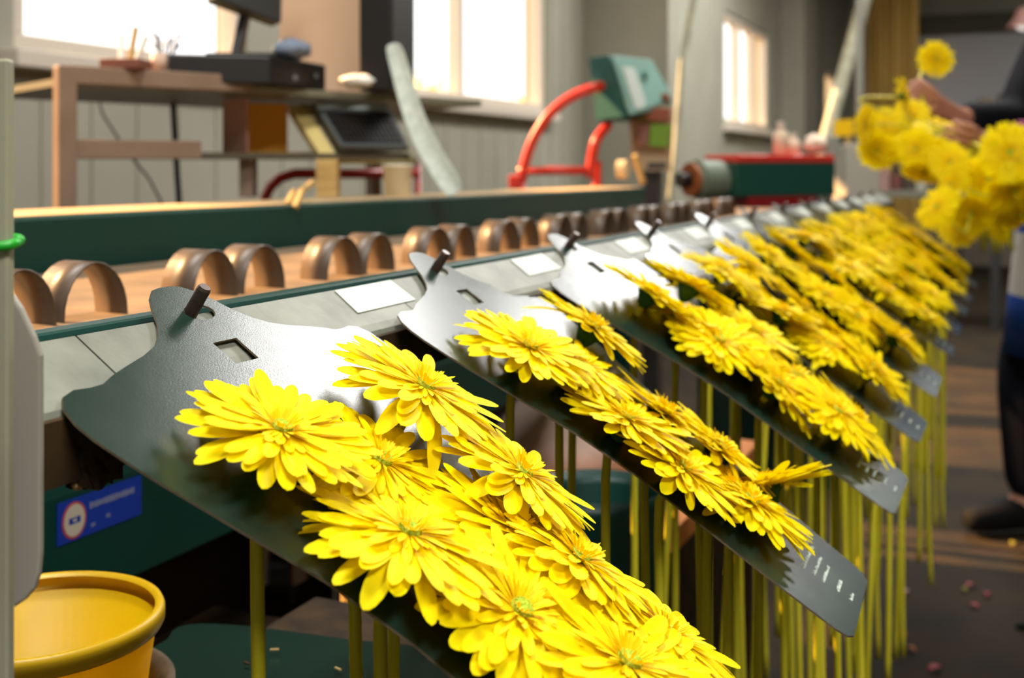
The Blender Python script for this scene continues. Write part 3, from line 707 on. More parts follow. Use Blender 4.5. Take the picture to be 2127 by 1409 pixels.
MB().prism([(kp[1].lerp(kp[0], .02))+n*.0145, (kp[1].lerp(kp[0], .17))+n*.0145, (kp[2].lerp(kp[3], .17))+n*.0145, (kp[2].lerp(kp[3], .02))+n*.0145], n*.002).build('keyboard_strip', mat('pale_grey_strip', (160,170,168), .5, .4), kbd)
m = MB()
for i in range(5):
    for j in range(14):
        u0, u1 = .26+i*.14, .26+i*.14+.11; v0, v1 = .06+j*.064, .06+j*.064+.05
        g = lambda u, v: kp[1].lerp(kp[0], u).lerp(kp[2].lerp(kp[3], u), v)+n*.0142
        m.prism([g(u0, v0), g(u1, v0), g(u1, v1), g(u0, v1)], n*.004)
m.build('keys', M_black, kbd)
ob = thing('orange_carton', AD(575, 320, 2.06), 'open orange carton coloured bright as if sunlit beside the keyboard stand', 'carton')
oz = zs_+.010
O = [AD(512, 318, 2.02), AD(648, 318, 2.08)]
o0, o1 = Z(O[0], oz), Z(O[1], oz); ob.location = o0
M_or = mat('sun_bright_orange_card', (255,204,96), .7, .2, trans=.5)  # colour lightened in place of the sunlight that the desk top blocks
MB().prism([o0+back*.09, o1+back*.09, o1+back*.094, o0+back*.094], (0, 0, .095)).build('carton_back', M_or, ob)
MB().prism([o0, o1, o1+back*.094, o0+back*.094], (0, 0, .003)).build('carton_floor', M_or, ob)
MB().prism([o0, o0+back*.094, o0+back*.094+dirx*.004, o0+dirx*.004], (0, 0, .098)).build('carton_side', mat('pink_carton_side', (190,140,120), .7, .2), ob)

# ------------------------------------------------------------------ things on the green channel
zc_ = H-.050
cu = AZ(826, 410, zc_)
cup = MB().lathe([(0,0),(.0225,0),(.0262,.056),(.0275,.056),(.0275,.0585),(.0250,.0585),(.0215,.003),(0,.003)], (cu.x, cu.y, zc_), seg=36)
tag(cup.build('cup', mat('cream_cup', (252,244,222), .5, .3), smooth=True), 'cream cup standing on the green channel under the keyboard', 'cup')
pg = AZ(620, 428, zc_); 
peg = thing('wooden_peg', (pg.x, pg.y, zc_), 'small wooden peg clipped on the green channel edge', 'peg')
a_ = AX(612, 432, -.948); b_ = AX(628, 395, -.955); c_ = AX(650, 378, -.985)
MB().bar(a_, b_, .008, .008).bar(b_, c_, .009, .008).build('peg_jaw', M_wood, peg, bevel=.001)
MB().bar(a_+Vector((-.012, 0, .006)), b_+Vector((-.014, 0, 0)), .007, .007).build('peg_jaw', M_wood, peg, bevel=.001)
# curling strip of printed labels
M_strip = mat('label_strip_paper', (202,210,198), .65, .25, var=(176,186,174), scale=90)
SP = [(815, 88, 2.02), (830, 140, 2.02), (845, 195, 2.01), (862, 250, 2.0), (888, 305, 1.99), (918, 355, 1.98), (950, 405, 1.97)]
m = MB(); vs = []; fs = []
for i, (x, y, d) in enumerate(SP):
    hw = (19, 20, 21, 22, 22, 22, 21)[i]; nx, ny = ((1, -.18), (1, -.25), (1, -.28), (1, -.35), (1, -.5), (1, -.55), (1, -.55))[i]
    for s_ in (-1, 0, 1): vs.append(AD(x+s_*hw*nx, y+s_*hw*ny, d+(.012 if s_ == 0 else 0)))
for i in range(len(SP)-1):
    for k in (0, 1): fs.append((i*3+k, i*3+k+1, i*3+k+4, i*3+k+3))
o = tag(m.add(vs, fs).build('label_strip', M_strip, smooth=True), 'long curling strip of pale printed labels hanging by the tower', 'paper strip')
so = o.modifiers.new('thick', 'SOLIDIFY'); so.thickness = .0015
su = o.modifiers.new('sub', 'SUBSURF'); su.levels = 2; su.render_levels = 2
# red tube hoop behind the channel
hoop = thing('tube_trolley', (-1.35, 2.1, 0), 'red tubular trolley handle behind the white cup', 'trolley')
d0 = 2.35
hp = [Z(AD(552, 408, d0), .02), AD(552, 408, d0), AD(562, 388, d0), AD(582, 370, d0), AD(612, 361, d0), AD(660, 361, d0+.04), AD(760, 361, d0+.12), AD(868, 359, d0+.2)]
MB().tube(hp, .011, 12).build('handle_tube', M_red, hoop, smooth=True)
v0 = AD(868, 340, d0+.2); MB().tube([v0, Z(v0, .02)], .0075, 12).build('upright_tube', M_red, hoop, smooth=True)
# red tubular frame that carries the green control box
fr = thing('red_tube_frame', (-1.15, 2.5, 0), 'red tubular frame with two curved arms behind the channel', 'frame')
dd = 3.4
def crv(pts, n=8):
    out = []
    P = [pts[0]]+pts+[pts[-1]]
    for i in range(1, len(P)-2):
        for k in range(n):
            t = k/n; a, b, c, d = P[i-1], P[i], P[i+1], P[i+2]
            out.append(.5*((2*b)+(-a+c)*t+(2*a-5*b+4*c-d)*t*t+(-a+3*b-3*c+d)*t**3))
    out.append(pts[-1]); return out
MB().tube(crv([AD(1083,378,dd), AD(1092,335,dd), AD(1108,290,dd), AD(1138,242,dd), AD(1178,207,dd), AD(1225,185,dd), AD(1268,176,dd+.05)]), .0150, 14).build('curved_arm', M_red, fr, smooth=True)
MB().tube(crv([AD(1226,370,dd), AD(1230,330,dd), AD(1240,290,dd), AD(1264,258,dd+.05)]), .0150, 14).build('curved_arm', M_red, fr, smooth=True)
MB().tube([AD(1075,356,dd), AD(1245,354,dd)], .0125, 12).build('cross_tube', M_red, fr, smooth=True)
for px in (1083, 1240):
    a_ = AD(px, 335 if px > 1200 else 365, dd); MB().tube([a_, Z(a_, .02)], .014, 14).build('leg', M_red, fr, smooth=True)
MB().box(AD(1074, 378, dd), (.04, .04, .04)).build('foot_clamp', M_red, fr, bevel=.004)
# green control box
cbx = thing('control_box', AD(1300,250,3.532), 'green control box with a sloping panel on the red frame', 'control box')
c1 = [AD(1222,120,3.458), AD(1264,114,3.384), AD(1304,244,3.359), AD(1238,252,3.433)]
bk_ = (AD(1345,125,3.619)-AD(1264,114,3.384)); 
cc1 = c1+[p+bk_*1.0+Vector((0,0,0)) for p in c1]
MB().hexa(cc1).build('box_shell', M_teal, cbx, bevel=.004)
pn = [AD(1268,116,3.378), AD(1350,126,3.582), AD(1394,205,3.569), AD(1388,228,3.563), AD(1306,240,3.349)]
nn = (pn[1]-pn[0]).cross(pn[4]-pn[0]).normalized(); nn = nn if nn.dot(FWD) < 0 else -nn
MB().prism(pn, nn*.008).build('front_panel', M_teal2, cbx, bevel=.002)
def on(u, v): return pn[0].lerp(pn[1], u).lerp(pn[4].lerp(pn[3], u), v)
MB().prism([on(.12,.2)+nn*.0085, on(.42,.2)+nn*.0085, on(.42,.92)+nn*.0085, on(.12,.92)+nn*.0085], nn*.003).build('panel_plate', mat('grey_plate_2', (168,176,166), .5, .4), cbx)
kq = on(.85,.80)+nn*.01; MB().cyl(kq, kq+nn*.022, .016, .014).build('knob', mat('brown_knob', (110,56,20), .5, .4), cbx)
kq = on(.62,.34)+nn*.01; MB().cyl(kq, kq+nn*.006, .012).build('dial', M_teal, cbx)
# coloured sheets hanging under the box and the machine they hang on
lb = thing('label_rack', AD(1355,350,3.520), 'rack of yellow, red and green label rolls below the control box', 'rack')
def sheet(nm, px, c, d=3.46, th=.012, par=lb):
    P = [AD(x, y, d) for x, y in px]; MB().prism(P, FWD*th).build(nm, c, par, bevel=.001)
sheet('rack_back', ((1310,212),(1398,222),(1394,356),(1314,352)), mat('rack_beige', (178,154,122), .7, .2), 3.50, .06)
sheet('yellow_label_roll', ((1318,218),(1340,220),(1340,248),(1320,247)), mat('olive_yellow', (150,134,20), .6, .3), 3.46)
sheet('red_label_roll', ((1342,222),(1392,226),(1390,252),(1342,249)), mat('dull_red', (140,78,56), .6, .3), 3.46)
sheet('pink_label_roll', ((1320,258),(1348,260),(1346,304),(1326,303)), mat('dull_pink', (130,88,74), .6, .3), 3.46)
sheet('green_label_roll', ((1352,258),(1394,260),(1390,306),(1348,304)), mat('leaf_green', (108,146,44), .6, .3), 3.46)
sheet('rack_slot', ((1345,338),(1384,338),(1384,350),(1345,350)), M_dkgrey, 3.45)
lp_ = AD(1355,356,3.532); MB().box((lp_.x, lp_.y, lp_.z/2), (.05, .05, lp_.z)).build('rack_post', M_dkgrey, lb)
tr = AZ(1294, 380, zc_); tq = AX(1294, 352, -1.02)
tag(MB().tube([tq+Vector((.012,0,0)), tq-Vector((.014,0,0))], .0265, 28).build('tape_roll', mat('beige_tape', (186,166,130), .6, .3)), 'beige roll of tape standing at the end of the green channel', 'tape roll')
s0, s1 = AX(1318, 322, -.962), AX(1337, 382, -.948)
tag(MB().bar(s0, s1, .014, .012).build('wood_strip', M_wood, bevel=.002), 'short wooden slat leaning at the end of the green channel', 'slat')

# ------------------------------------------------------------------ gear motor at the belt's end
gm = thing('gear_motor', AD(1620, 430, 3.5), 'green motor housing with a red lid at the far end of the belt', 'motor')
g0, g1 = AD(1530, 408, 3.42), AD(1735, 410, 3.58); zg0 = AD(1530, 409, 3.44).z; zg1 = AD(1530, 338, 3.44).z
gd = (Z(g1, 0)-Z(g0, 0)); gb = Vector((-gd.y, gd.x, 0)).normalized()*.17
MB().prism([Z(g0, zg0), Z(g1, zg0), Z(g1, zg0)+gb, Z(g0, zg0)+gb], (0, 0, zg1-zg0)).build('housing', mat('motor_green', (18,70,56), .45, .4), gm, bevel=.004)
MB().prism([Z(g0, zg1), Z(g1, zg1), Z(g1, zg1)+gb, Z(g0, zg1)+gb], (0, 0, .024)).build('lid', M_red, gm, bevel=.005)
r0 = Z(g0, 0)+gd*.12; r1 = Z(g0, 0)+gd*.80
MB().prism([Z(r0, zg0-.035), Z(r1, zg0-.035), Z(r1, zg0-.035)+gb, Z(r0, zg0-.035)+gb], (0, 0, .035)).build('red_base', mat('deep_red', (130,10,10), .5, .4), gm)
pb0 = Z(g0, 0)+gd*.02; pb1 = Z(g0, 0)+gd*.98
MB().prism([Z(pb0, 0), Z(pb1, 0), Z(pb1, 0)+gb, Z(pb0, 0)+gb], (0, 0, zg0-.035)).build('pedestal', M_green, gm)
cyA = Z(g0, (zg0+zg1)/2)+gb*.5; u_ = gd.normalized()
MB().cyl(cyA, cyA-u_*.085, .060, .060, seg=28).cyl(cyA-u_*.085, cyA-u_*.10, .05, .04, seg=28).build('motor_drum', mat('grey_green_drum', (104,116,100), .5, .4), gm)
MB().cyl(cyA-u_*.10, cyA-u_*.112, .052, seg=24).build('flange', mat('rust_brown', (140,78,36), .6, .3), gm)
MB().cyl(cyA-u_*.112, cyA-u_*.150, .022, seg=16).build('shaft', M_black, gm)
zl = zg1+.024
def bottle(px, d, h, r, label, m, k=1.0):
    p = AD(px, 320, d); t = MB().lathe([(0,0),(r,0),(r,h*.62),(r*.45,h*.78),(r*.42,h*.86)], (p.x, p.y, zl), seg=24)
    b = thing('bottle', (p.x, p.y, zl), label, 'bottle', 'bottles on the red lid'); t.build('bottle_body', m, b, smooth=True)
    MB().lathe([(0,h),(r*.5,h),(r*.5,h*.84),(0,h*.84)], (p.x, p.y, zl), seg=20).build('cap', M_white, b)
M_bot = mat('cream_bottle', (226,206,178), .4, .4)
bottle(1622, 3.56, .105, .024, 'taller cream bottle on the left of the red motor lid', M_bot)
bottle(1648, 3.60, .070, .022, 'shorter cream bottle just right of the taller bottle on the motor lid', M_bot)
p = AD(1693, 322, 3.62); blob('white_bag', (p.x, p.y, zl), .034, mat('cream_bag', (220,198,176), .6, .3), 'crumpled cream bag on the red motor lid', 'bag', (1.0,.8,.9), 9)
p = AD(1727, 322, 3.64); tag(MB().box((p.x, p.y, zl+.03), (.04, .06, .06), R=rz).build('grey_carton', mat('grey_green_box', (150,158,146), .6, .3), bevel=.002), 'small grey carton at the right end of the red motor lid', 'carton')
# grey cabinet and signed post beyond the motor
p0, p1 = AD(1738, 305, 4.6), AD(1802, 305, 4.6); cc = (p0+p1)/2
cab = thing('steel_cabinet', (cc.x, cc.y+.2, 0), 'pale grey steel cabinet standing beyond the red lidded motor', 'cabinet')
zz = AD(1770, 300, 4.6).z
MB().box((cc.x, cc.y+.1, zz/2), (.135, .22, zz), R=Matrix.Rotation(TH, 3, 'Z')).build('cabinet_body', mat('cabinet_grey', (158,152,138), .5, .4), cab, bevel=.004)
MB().box(Vector((cc.x, cc.y+.1, zz*.75))-FWD*.113, (.012, .012, .08), R=Matrix.Rotation(TH, 3, 'Z')).build('handle', M_dkgrey, cab)
pp = AD(1786, 300, 5.4)
pst = thing('thin_post', (pp.x, pp.y, 0), 'thin grey post rising beside the yellow curtain', 'post')
MB().box((pp.x, pp.y, 1.65), (.035, .035, 3.3)).build('post_body', mat('post_grey_dark', (128,124,112), .5, .4), pst)
q = [AD(x, y, 5.3) for x, y in ((1732,250),(1774,247),(1772,282),(1732,284))]
nt_ = thing('yellow_notice', (q[0]+q[2])/2, 'plain yellow notice fixed to a thin stake by the cabinet', 'notice')
MB().prism(q, FWD*.006).build('notice_board', mat('notice_yellow', (222,176,10), .6, .2), nt_)
qs = (q[1]+q[2])/2-RGT*.02+FWD*.02; MB().box((qs.x, qs.y, qs.z/2), (.025, .025, qs.z)).build('stake', M_wood, nt_)

# curtain, ceiling lamp, clutter at the far end
cu_ = MB(); xa, xb = AY(1800, 100, 11.0).x, AY(1908, 100, 11.0).x; n = 48; vs = []; fs = []
for i in range(n+1):
    x = xa+(xb-xa)*i/n; y = 11.0+.035*math.sin(i*1.1)+.02*math.sin(i*.37)
    for z in (.05, 3.28): vs.append((x, y, z))
    for z in (3.28, .05): vs.append((x, y+.012, z))
for i in range(n):
    a = i*4; b = a+4; fs += [(a, b, b+1, a+1), (a+1, b+1, b+2, a+2), (a+2, b+2, b+3, a+3), (a+3, b+3, b, a)]
fs += [(0, 1, 2, 3), (n*4+3, n*4+2, n*4+1, n*4)]
tag(cu_.add(vs, fs).build('curtain', M_ochre, smooth=False), 'tall ochre plastic curtain hanging at the far end', 'curtain')
lmp = AD(2128, 42, 9.5)
hl = thing('pendant_lamp', lmp, 'white pendant lamp with a pinkish top at the upper right corner', 'lamp')
MB().lathe([(.02,.17),(.05,.16),(.09,.06),(.15,0),(.14,0),(.08,.055),(.04,.15),(.0,.15)], lmp-UP*.06, seg=28).build('lamp_shade', mat('pinkish_shade', (210,160,154), .5, .3), hl, smooth=True)
MB().ball(lmp-UP*.04, .07, sx=(1,1,.7)).build('bulb', mat('frosted_bulb', (240,232,226), .5, .3, emit=.8), hl, smooth=True)
MB().cyl(lmp+UP*.10, Vector((lmp.x, lmp.y, ZC)), .006, seg=8).build('lamp_cord', M_dkgrey, hl)
bench = thing('far_bench', AD(1850, 420, 7.5), 'long low bench loaded with dim goods at the far end', 'bench')
fb = AD(1880, 395, 7.5)
MB().box((fb.x, fb.y, fb.z-.02), (1.2, .6, .04)).build('bench_top', mat('bench_top_grey', (120,118,104), .6, .3), bench)
for dx in (-.55, .55):
    for dy in (-.25, .25): MB().box((fb.x+dx, fb.y+dy, (fb.z-.04)/2), (.05, .05, fb.z-.04)).build('leg', M_dkgrey, bench)
r = random.Random(12)
GC = [((150,118,110), 'dusty pink'), ((104,64,58), 'dull red'), ((70,62,54), 'dark brown'), ((150,150,136), 'grey'), ((92,84,72), 'olive brown'), ((128,110,92), 'tan')]
for k, (px, wpx, hgt) in enumerate(((1826,24,.14), (1850,20,.10), (1878,26,.16), (1905,24,.12), (1928,18,.17), (1950,18,.10))):
    p = AD(px, 390, 7.45); c, nm = GC[k]; wd = wpx*7.45/2370
    tag(MB().box((p.x, p.y, fb.z+hgt/2), (wd, .2, hgt), R=Matrix.Rotation(TH+r.uniform(-.2,.2), 3, 'Z')).build('packed_box', mat('box_'+nm.replace(' ', '_'), c, .7, .2), bevel=.006), nm+' box among the goods on the far bench', 'box', 'boxes on the far bench')
# shelves of dim goods in front of the shutter
sr = thing('far_shelf', (AY(2080, 240, 11).x, 11, 0), 'dim shelf of goods below the grey shutter', 'shelf')
sx0, sx1 = AY(1985, 230, 11).x, 1.2
zsh = AY(2050, 232, 11).z
MB().box(((sx0+sx1)/2, 11, zsh-.02), (sx1-sx0, .4, .04)).build('shelf_board', mat('shelf_beige', (134,122,104), .6, .3), sr)
for x in (sx0+.03, sx1-.03): MB().box((x, 11, (zsh-.04)/2), (.05, .3, zsh-.04)).build('leg', M_dkgrey, sr)
for k, (dx, c, h_) in enumerate(((.25, (120,104,80), .12), (.42, (86,76,62), .16), (.62, (132,120,96), .10), (.82, (96,80,66), .15))):
    x = sx0+dx; tag(MB().lathe([(0,0),(.07,0),(.075,h_*.8),(.05,h_),(0,h_)], (x, 11, zsh), seg=20).build('jar', mat('jar_%s' % 'abcd'[k], c, .6, .3), smooth=True), ['leftmost', 'second from the left', 'second from the right', 'rightmost'][k]+' of the dim brown tins on the shelf below the shutter', 'tin', 'tins on the far shelf')

# ------------------------------------------------------------------ litter on the floor
LC = [((190,110,24), 'orange'), ((150,66,70), 'pink'), ((150,92,50), 'rust coloured'), ((150,120,110), 'pale grey'), ((140,44,60), 'deep pink'), ((120,110,30), 'olive')]
for k, (px, py, s_, c, wh) in enumerate(((1873,1322,.030,0,'on the sunlit floor near the bottom'), (1943,1392,.028,1,'at the bottom of the aisle'), (1893,1353,.020,2,'just right of the orange petal'), (1925,1058,.022,2,'beside the sunlit floor patch'), (1882,1232,.022,3,'under the stems near the lowest card corner'), (2015,1220,.022,1,'in the middle of the dark aisle'), (2050,1238,.022,4,'right of the pink petal in the aisle'), (2003,1228,.018,5,'in the dark aisle by the pink petals'), (2105,1132,.024,5,'in front of the dark shoe'), (2022,1262,.020,1,'lower in the dark aisle, below the pink petals'))):
    p = AZ(px, py, .002); r = random.Random(k); a = r.uniform(0, 6); L_ = s_*.8; vs = []
    m = MB()
    for i in range(7):
        u = i/6; wd = L_*.42*math.sin(PI*min(1, .12+u*.88)); z = .002+.006*math.sin(u*PI)
        for s2 in (-1, 0, 1):
            x, y = (u-.5)*L_*1.6, s2*wd; vs.append((p.x+x*math.cos(a)-y*math.sin(a), p.y+x*math.sin(a)+y*math.cos(a), z+(.003 if s2 else 0)))
    m.add(vs, [(i*3+j, i*3+j+1, i*3+j+4, i*3+j+3) for i in range(6) for j in (0, 1)])
    o = m.build('fallen_petal', mat('petal_%d' % c, LC[c][0], .6, .2), smooth=True)
    so = o.modifiers.new('thick', 'SOLIDIFY'); so.thickness = .001
    tag(o, '%s fallen petal %s' % (LC[c][1], wh), 'petal', 'fallen petals on the floor')
lf = AZ(2110, 1303, .004)
tag(MB().tube([lf, lf+Vector((.03,.01,.006)), lf+Vector((.08,.03,.004)), lf+Vector((.13,.03,.003))], [.004,.014,.012,.003], 8).build('dark_leaf', mat('dark_leaf_green', (14,26,18), .6, .3), smooth=True), 'dark leaf lying on the aisle floor at the right edge', 'leaf')

# ------------------------------------------------------------------ the person holding the bunch
def skin_obj(name, verts, edges, radii, m, parent, root=0, sub=2):
    me = bpy.data.meshes.new(name); me.from_pydata([tuple(v) for v in verts], edges, [])
    o = bpy.data.objects.new(name, me); COL.objects.link(o)
    md = o.modifiers.new('skin', 'SKIN'); md.use_smooth_shade = True
    if not me.skin_vertices: me.skin_vertices.new()
    for i, rr in enumerate(radii):
        me.skin_vertices[0].data[i].radius = (rr if isinstance(rr, tuple) else (rr, rr)); me.skin_vertices[0].data[i].use_root = (i == root)
    o.modifiers.new('sub', 'SUBSURF').levels = sub; o.modifiers['sub'].render_levels = sub
    dg = bpy.context.evaluated_depsgraph_get(); dg.update()
    nm = bpy.data.meshes.new_from_object(o.evaluated_get(dg)); nm.name = name
    bpy.data.objects.remove(o); bpy.data.meshes.remove(me)
    nm.materials.clear(); nm.materials.append(m)
    o = bpy.data.objects.new(name, nm); COL.objects.link(o)
    off = parent.location
    for v in nm.vertices: v.co -= off
    nm.polygons.foreach_set('use_smooth', [True]*len(nm.polygons)); o.parent = parent
    return o
per = thing('person', (.14, 3.42, 0), 'person in black sleeves and blue apron holding a yellow gerbera bunch', 'person')
PX, PY = .215, 3.44            # feet centre; the person faces -X and a little -Y
fwd = Vector((-.80, -.60, 0)); rt = fwd.cross(UP)       # rt = the person's right hand side
def PP(a, b, z): return Vector((PX, PY, z))+fwd*a+rt*b
HU = AD(1952, 222, 2.98)      # upper hand (wrist end to the right in the picture)
WU = AD(1992, 246, 3.02)
HL = AD(2030, 292, 2.72); WL = AD(2075, 300, 2.84)
shR, shL = PP(.02, .19, 1.38), PP(.02, -.19, 1.38)
eR = (shR+WU)/2+Vector((.02, .05, -.12)); eL = (shL+WL)/2+Vector((.04, .06, -.12))
V = [PP(0,0,.92), PP(.02,0,1.08), PP(.03,0,1.25), PP(.02,0,1.38), PP(.025,0,1.43), PP(.045,0,1.495), PP(.055,0,1.59), PP(.04,0,1.675),     # 0 pelvis .. 7 crown
     shR, eR, WU, shL, eL, WL,                                            # 8..13
     PP(.04,.09,.86), PP(.16,.11,.48), PP(.13,.12,.09), PP(.28,.13,.035),       # 14..17 right leg
     PP(0,-.09,.86), PP(.03,-.11,.48), PP(-.02,-.12,.09), PP(.13,-.13,.035),
     PP(.02,.115,1.37), PP(.02,-.115,1.37), shR.lerp(eR, .5), shL.lerp(eL, .5)]   # 18..21
Ed = [(0,1),(1,2),(2,3),(3,4),(4,5),(5,6),(6,7),(3,22),(22,8),(8,24),(24,9),(9,10),(3,23),(23,11),(11,25),(25,12),(12,13),(0,14),(14,15),(15,16),(16,17),(0,18),(18,19),(19,20),(20,21)]
Rd = [(.13,.09),(.11,.08),(.115,.08),(.085,.065),.054,.064,(.080,.088),(.062,.066),.058,.045,.030,.058,.045,.030,.085,.060,.042,.034,.085,.060,.042,.034,.062,.062,.050,.050]
def add_hand(wi, palm, fdir, side, curl):
    p0 = len(V); V.append(palm); Ed.append((wi, p0)); Rd.append((.030,.018))
    f = fdir.normalized(); s_ = side.normalized(); nrm = f.cross(s_).normalized()*curl
    kn = p0
    for k, (o_, L_) in enumerate(((-.030,.072), (-.010,.080), (.010,.075), (.029,.060))):
        b = palm+f*.035+s_*o_; m1 = b+f*L_*.45+nrm*L_*.30; m2 = m1+f*L_*.12+nrm*L_*.45; i = len(V)
        V.extend([b, m1, m2]); Ed.extend([(p0, i), (i, i+1), (i+1, i+2)]); Rd.extend([.0105, .0090, .0075])
    b = palm-s_*.034-f*.005; m1 = b-s_*.016+f*.028+nrm*.016; i = len(V)
    V.extend([b, m1, m1+f*.020+nrm*.018+s_*.010]); Ed.extend([(p0, i), (i, i+1), (i+1, i+2)]); Rd.extend([.0125, .0105, .0085])
add_hand(10, HU, (HU-WU), Vector((.25,-.45,.8)), 1)
add_hand(13, HL, (HL-WL), Vector((.2,-.4,.85)), 1)
body = skin_obj('body', V, Ed, Rd, M_skin, per)
# face: eyes, nose, mouth, ears
hc = PP(.055, 0, 1.575)
m = MB(); m.ball(hc+fwd*.078+UP*-.012, .013, sx=(1,1,1.3)); m.ball(hc+rt*.088, .026, sx=(.5,.9,1.2)); m.ball(hc-rt*.088, .026, sx=(.5,.9,1.2)); m.build('nose_and_ears', M_skin, per, smooth=True)
for s_ in (-1, 1): MB().ball(hc+fwd*.066+rt*.030*s_+UP*.016, .0115).build('eye', M_white, per, smooth=True); MB().ball(hc+fwd*.0745+rt*.030*s_+UP*.016, .0048).build('iris', M_black, per, smooth=True)
MB().ball(hc+fwd*.066-UP*.048, .020, sx=(.9,.9,.28)).build('mouth', mat('lips', (160,90,84), .5, .3), per, smooth=True)
hb = MB().ball(hc+UP*.03-fwd*.012, .108, seg=24, sx=(1,1,1.02)); hb.v = [v if not ((v-hc).dot(fwd) > .045 and v.z < hc.z+.06) else v-fwd*.05 for v in hb.v]
hb.build('hair', mat('dark_hair', (30,22,18), .6, .3), per, smooth=True)
# jacket, trousers, shoes, apron
jV = [PP(0,0,.86), PP(.02,0,1.06), PP(.03,0,1.25), PP(.025,0,1.36), PP(.03,0,1.425)]; jE = [(0,1),(1,2),(2,3),(3,4)]; jR = [(.17,.13),(.15,.12),(.165,.13),(.13,.105),.070]
for sg, sh_, el_, wr_ in ((1, shR, eR, eR.lerp(WU, .96)), (-1, shL, eL, eL.lerp(WL, .82))):
    b = len(jV); jV += [PP(.02, .115*sg, 1.375), sh_-UP*.01, sh_.lerp(el_, .5), el_, el_.lerp(wr_, .5), wr_]
    jE += [(3, b)]+[(b+q, b+q+1) for q in range(5)]; jR += [.084, .074, .066, .060, .052, .046]
skin_obj('jacket', jV, jE, jR, M_cloth_k, per)
tV = [PP(0,0,.95), PP(0,0,.86), PP(.04,.095,.80), PP(.16,.115,.46), PP(.13,.12,.08), PP(0,-.095,.80), PP(.03,-.115,.46), PP(-.02,-.12,.08)]
skin_obj('trousers', tV, [(0,1),(1,2),(2,3),(3,4),(1,5),(5,6),(6,7)], [(.17,.135),(.17,.135),.105,.085,.075,.105,.085,.075], M_cloth_n, per)
for s_ in (-1, 1):
    skin_obj('shoe', [PP(-.07+(.15 if s_ > 0 else 0),.125*s_,.05), PP((.15 if s_ > 0 else 0),.125*s_,.062), PP(.10+(.15 if s_ > 0 else 0),.13*s_,.05), PP(.19+(.15 if s_ > 0 else 0),.135*s_,.04)], [(0,1),(1,2),(2,3)], [(.045,.045),(.052,.055),(.050,.045),(.036,.032)], mat('worn_black_shoe', (18,17,17), .8, .15), per)
cu1 = eR.lerp(WU, .80); cu2 = eR.lerp(WU, .60)
MB().tube([eL.lerp(WL,.80), eL.lerp(WL,.72)], [.050,.050], 20).build('cuff_band', mat('magenta_band', (130,30,80), .7, .2), per, smooth=True)
# apron: curved sheet round the front of the body with a pale middle band
ap = MB(); n = 16; zr = [1.05, .88, .845, .845-.0, .66, .55]
zs3 = [1.06, .835, .83, .66, .655, .50]
vs = []; fs = []; ms = []
for z in zs3:
    for i in range(n+1):
        a = -1.35+2.7*i/n; rr = .205+.11*(1.06-z); vs.append(PP(math.cos(a)*rr*.92+.005, math.sin(a)*rr, z))
for j in range(len(zs3)-1):
    for i in range(n): fs.append((j*(n+1)+i, j*(n+1)+i+1, (j+1)*(n+1)+i+1, (j+1)*(n+1)+i)); ms.append(1 if j in (2,) else 0)
ap.add(vs, fs); ap.m = ms
o = ap.build('apron', [M_blue, mat('apron_band', (190,186,176), .7, .2)], per, smooth=True); so = o.modifiers.new('thick', 'SOLIDIFY'); so.thickness = .004

# ------------------------------------------------------------------ the bunch
grip = HL+Vector((-.01, -.01, -.015)); gend = grip+Vector((.10, .10, -.42))
def bunch(px, py, d, nrm, label, sc_=1.0, g=None):
    P = AD(px, py, d); n = (RGT*nrm[0]+UP*nrm[1]-FWD*nrm[2]).normalized(); g = g or grip
    q0 = P-n*.010*sc_; mid = q0-n*min(.09, (g-q0).length*.45); dirg = (g-q0)
    jit = Vector((rnd.uniform(-.012,.012), rnd.uniform(-.012,.012), rnd.uniform(-.01,.01)))
    ctrl = [q0, mid, g+jit, g+jit+(gend-g)*.55+jit*2]
    pts = [p-P for p in crv(ctrl, 6)]
    me = MB().tube(pts, .0032, 8).mesh('stem', M_stem, smooth=True)
    t = gerbera(P, n, rnd.uniform(0, 6), sc_, label, 'gerberas in the held bunch', stem=me, hm=HEADS[rnd.randint(0, 4)])
    for o in t.children:
        if o.name.startswith('stem'): o.location = (0, 0, 0)
HG = HU+(HU-WU).normalized()*.055
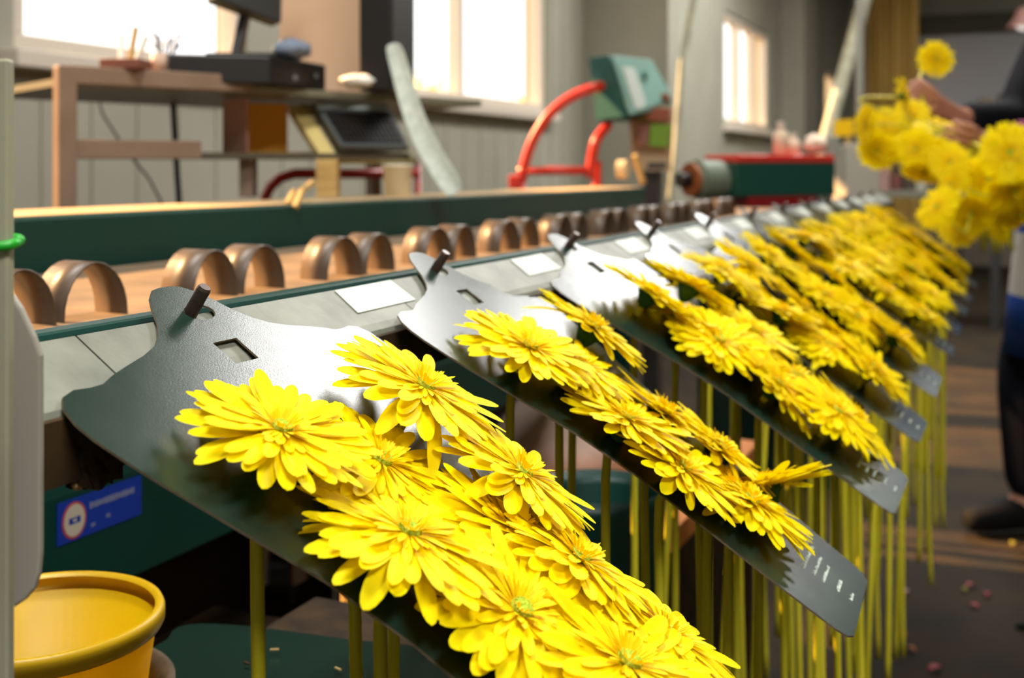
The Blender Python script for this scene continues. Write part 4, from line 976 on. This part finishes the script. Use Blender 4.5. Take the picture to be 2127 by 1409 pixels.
B = [(1943,122,3.05,(0,.05,1),'single yellow gerbera held up highest, facing the camera',.95),
     (1875,200,2.75,(.99,.15,.12),'yellow gerbera seen edge-on at the top of the held bunch',.95),
     (1801,258,2.7,(-.98,.05,.15),'yellow gerbera seen edge-on at the far left of the bunch',.95),
     (1835,262,2.75,(-.35,.25,.85),'yellow gerbera facing out at the upper left of the bunch',.95),
     (1824,312,2.72,(-.5,-.35,.75),'yellow gerbera low on the left of the bunch, tipped down',.95),
     (1868,318,2.8,(-.2,-.85,.35),'yellow gerbera tipped down under the left heads of the bunch',.95),
     (1895,285,2.7,(-.4,.6,.5),'yellow gerbera at the middle of the bunch below the edge-on head',.95),
     (1950,262,2.85,(.15,.9,.3),'yellow gerbera right of the bunch middle, beneath the upper hand',.9),
     (1905,310,2.6,(-.65,.1,.65),'bright yellow gerbera in the middle of the bunch, turned left',.95),
     (1938,322,2.62,(.1,-.1,.95),'yellow gerbera left of the lower hand, facing the camera',.9),
     (1918,355,2.6,(-.3,-.85,.35),'yellow gerbera hanging below the middle of the bunch',.95),
     (1980,385,2.45,(-.93,.2,.25),'yellow gerbera nearly edge-on below the lower hand',1.0),
     (1950,432,2.4,(-.75,.45,.4),'yellow gerbera low in the bunch, turned left over the cards',1.0),
     (2095,318,2.05,(-.12,.1,.98),'large yellow gerbera with green eye at the right edge',1.05),
     (2052,372,2.2,(-.25,-.15,.95),'yellow gerbera below and left of the large right edge head',1.0),
     (2105,392,2.1,(.05,-.55,.8),'yellow gerbera tipped down below the large right edge head',1.05),
     (2118,440,2.15,(.1,-.75,.6),'darkest yellow gerbera lowest at the right edge',1.05),
     (2020,440,2.5,(-.3,-.5,.8),'shaded yellow gerbera low in the bunch above the rail',1.0),
     (1892,240,2.82,(-.3,.5,.8),'yellow gerbera tucked behind the top of the bunch',.9),
     (1972,338,2.55,(-.15,.2,.95),'yellow gerbera just left of and below the lower hand',.95),
     (1990,478,2.6,(-.2,.6,.75),'yellow gerbera low in the bunch, just above the far cards',.95),
     (2085,348,2.2,(-.5,.3,.8),'yellow gerbera tucked behind the large right edge head',1.0),
     (2068,470,2.6,(.6,.3,.7),'small yellow gerbera low on the right of the bunch',.9)]
for k, (px, py, d, nr, lbl, s_) in enumerate(B): bunch(px, py, d*(1.16 if d < 2.3 else 1), nr, lbl, s_*(1.16 if d < 2.3 else 1), HG if k == 0 else None)
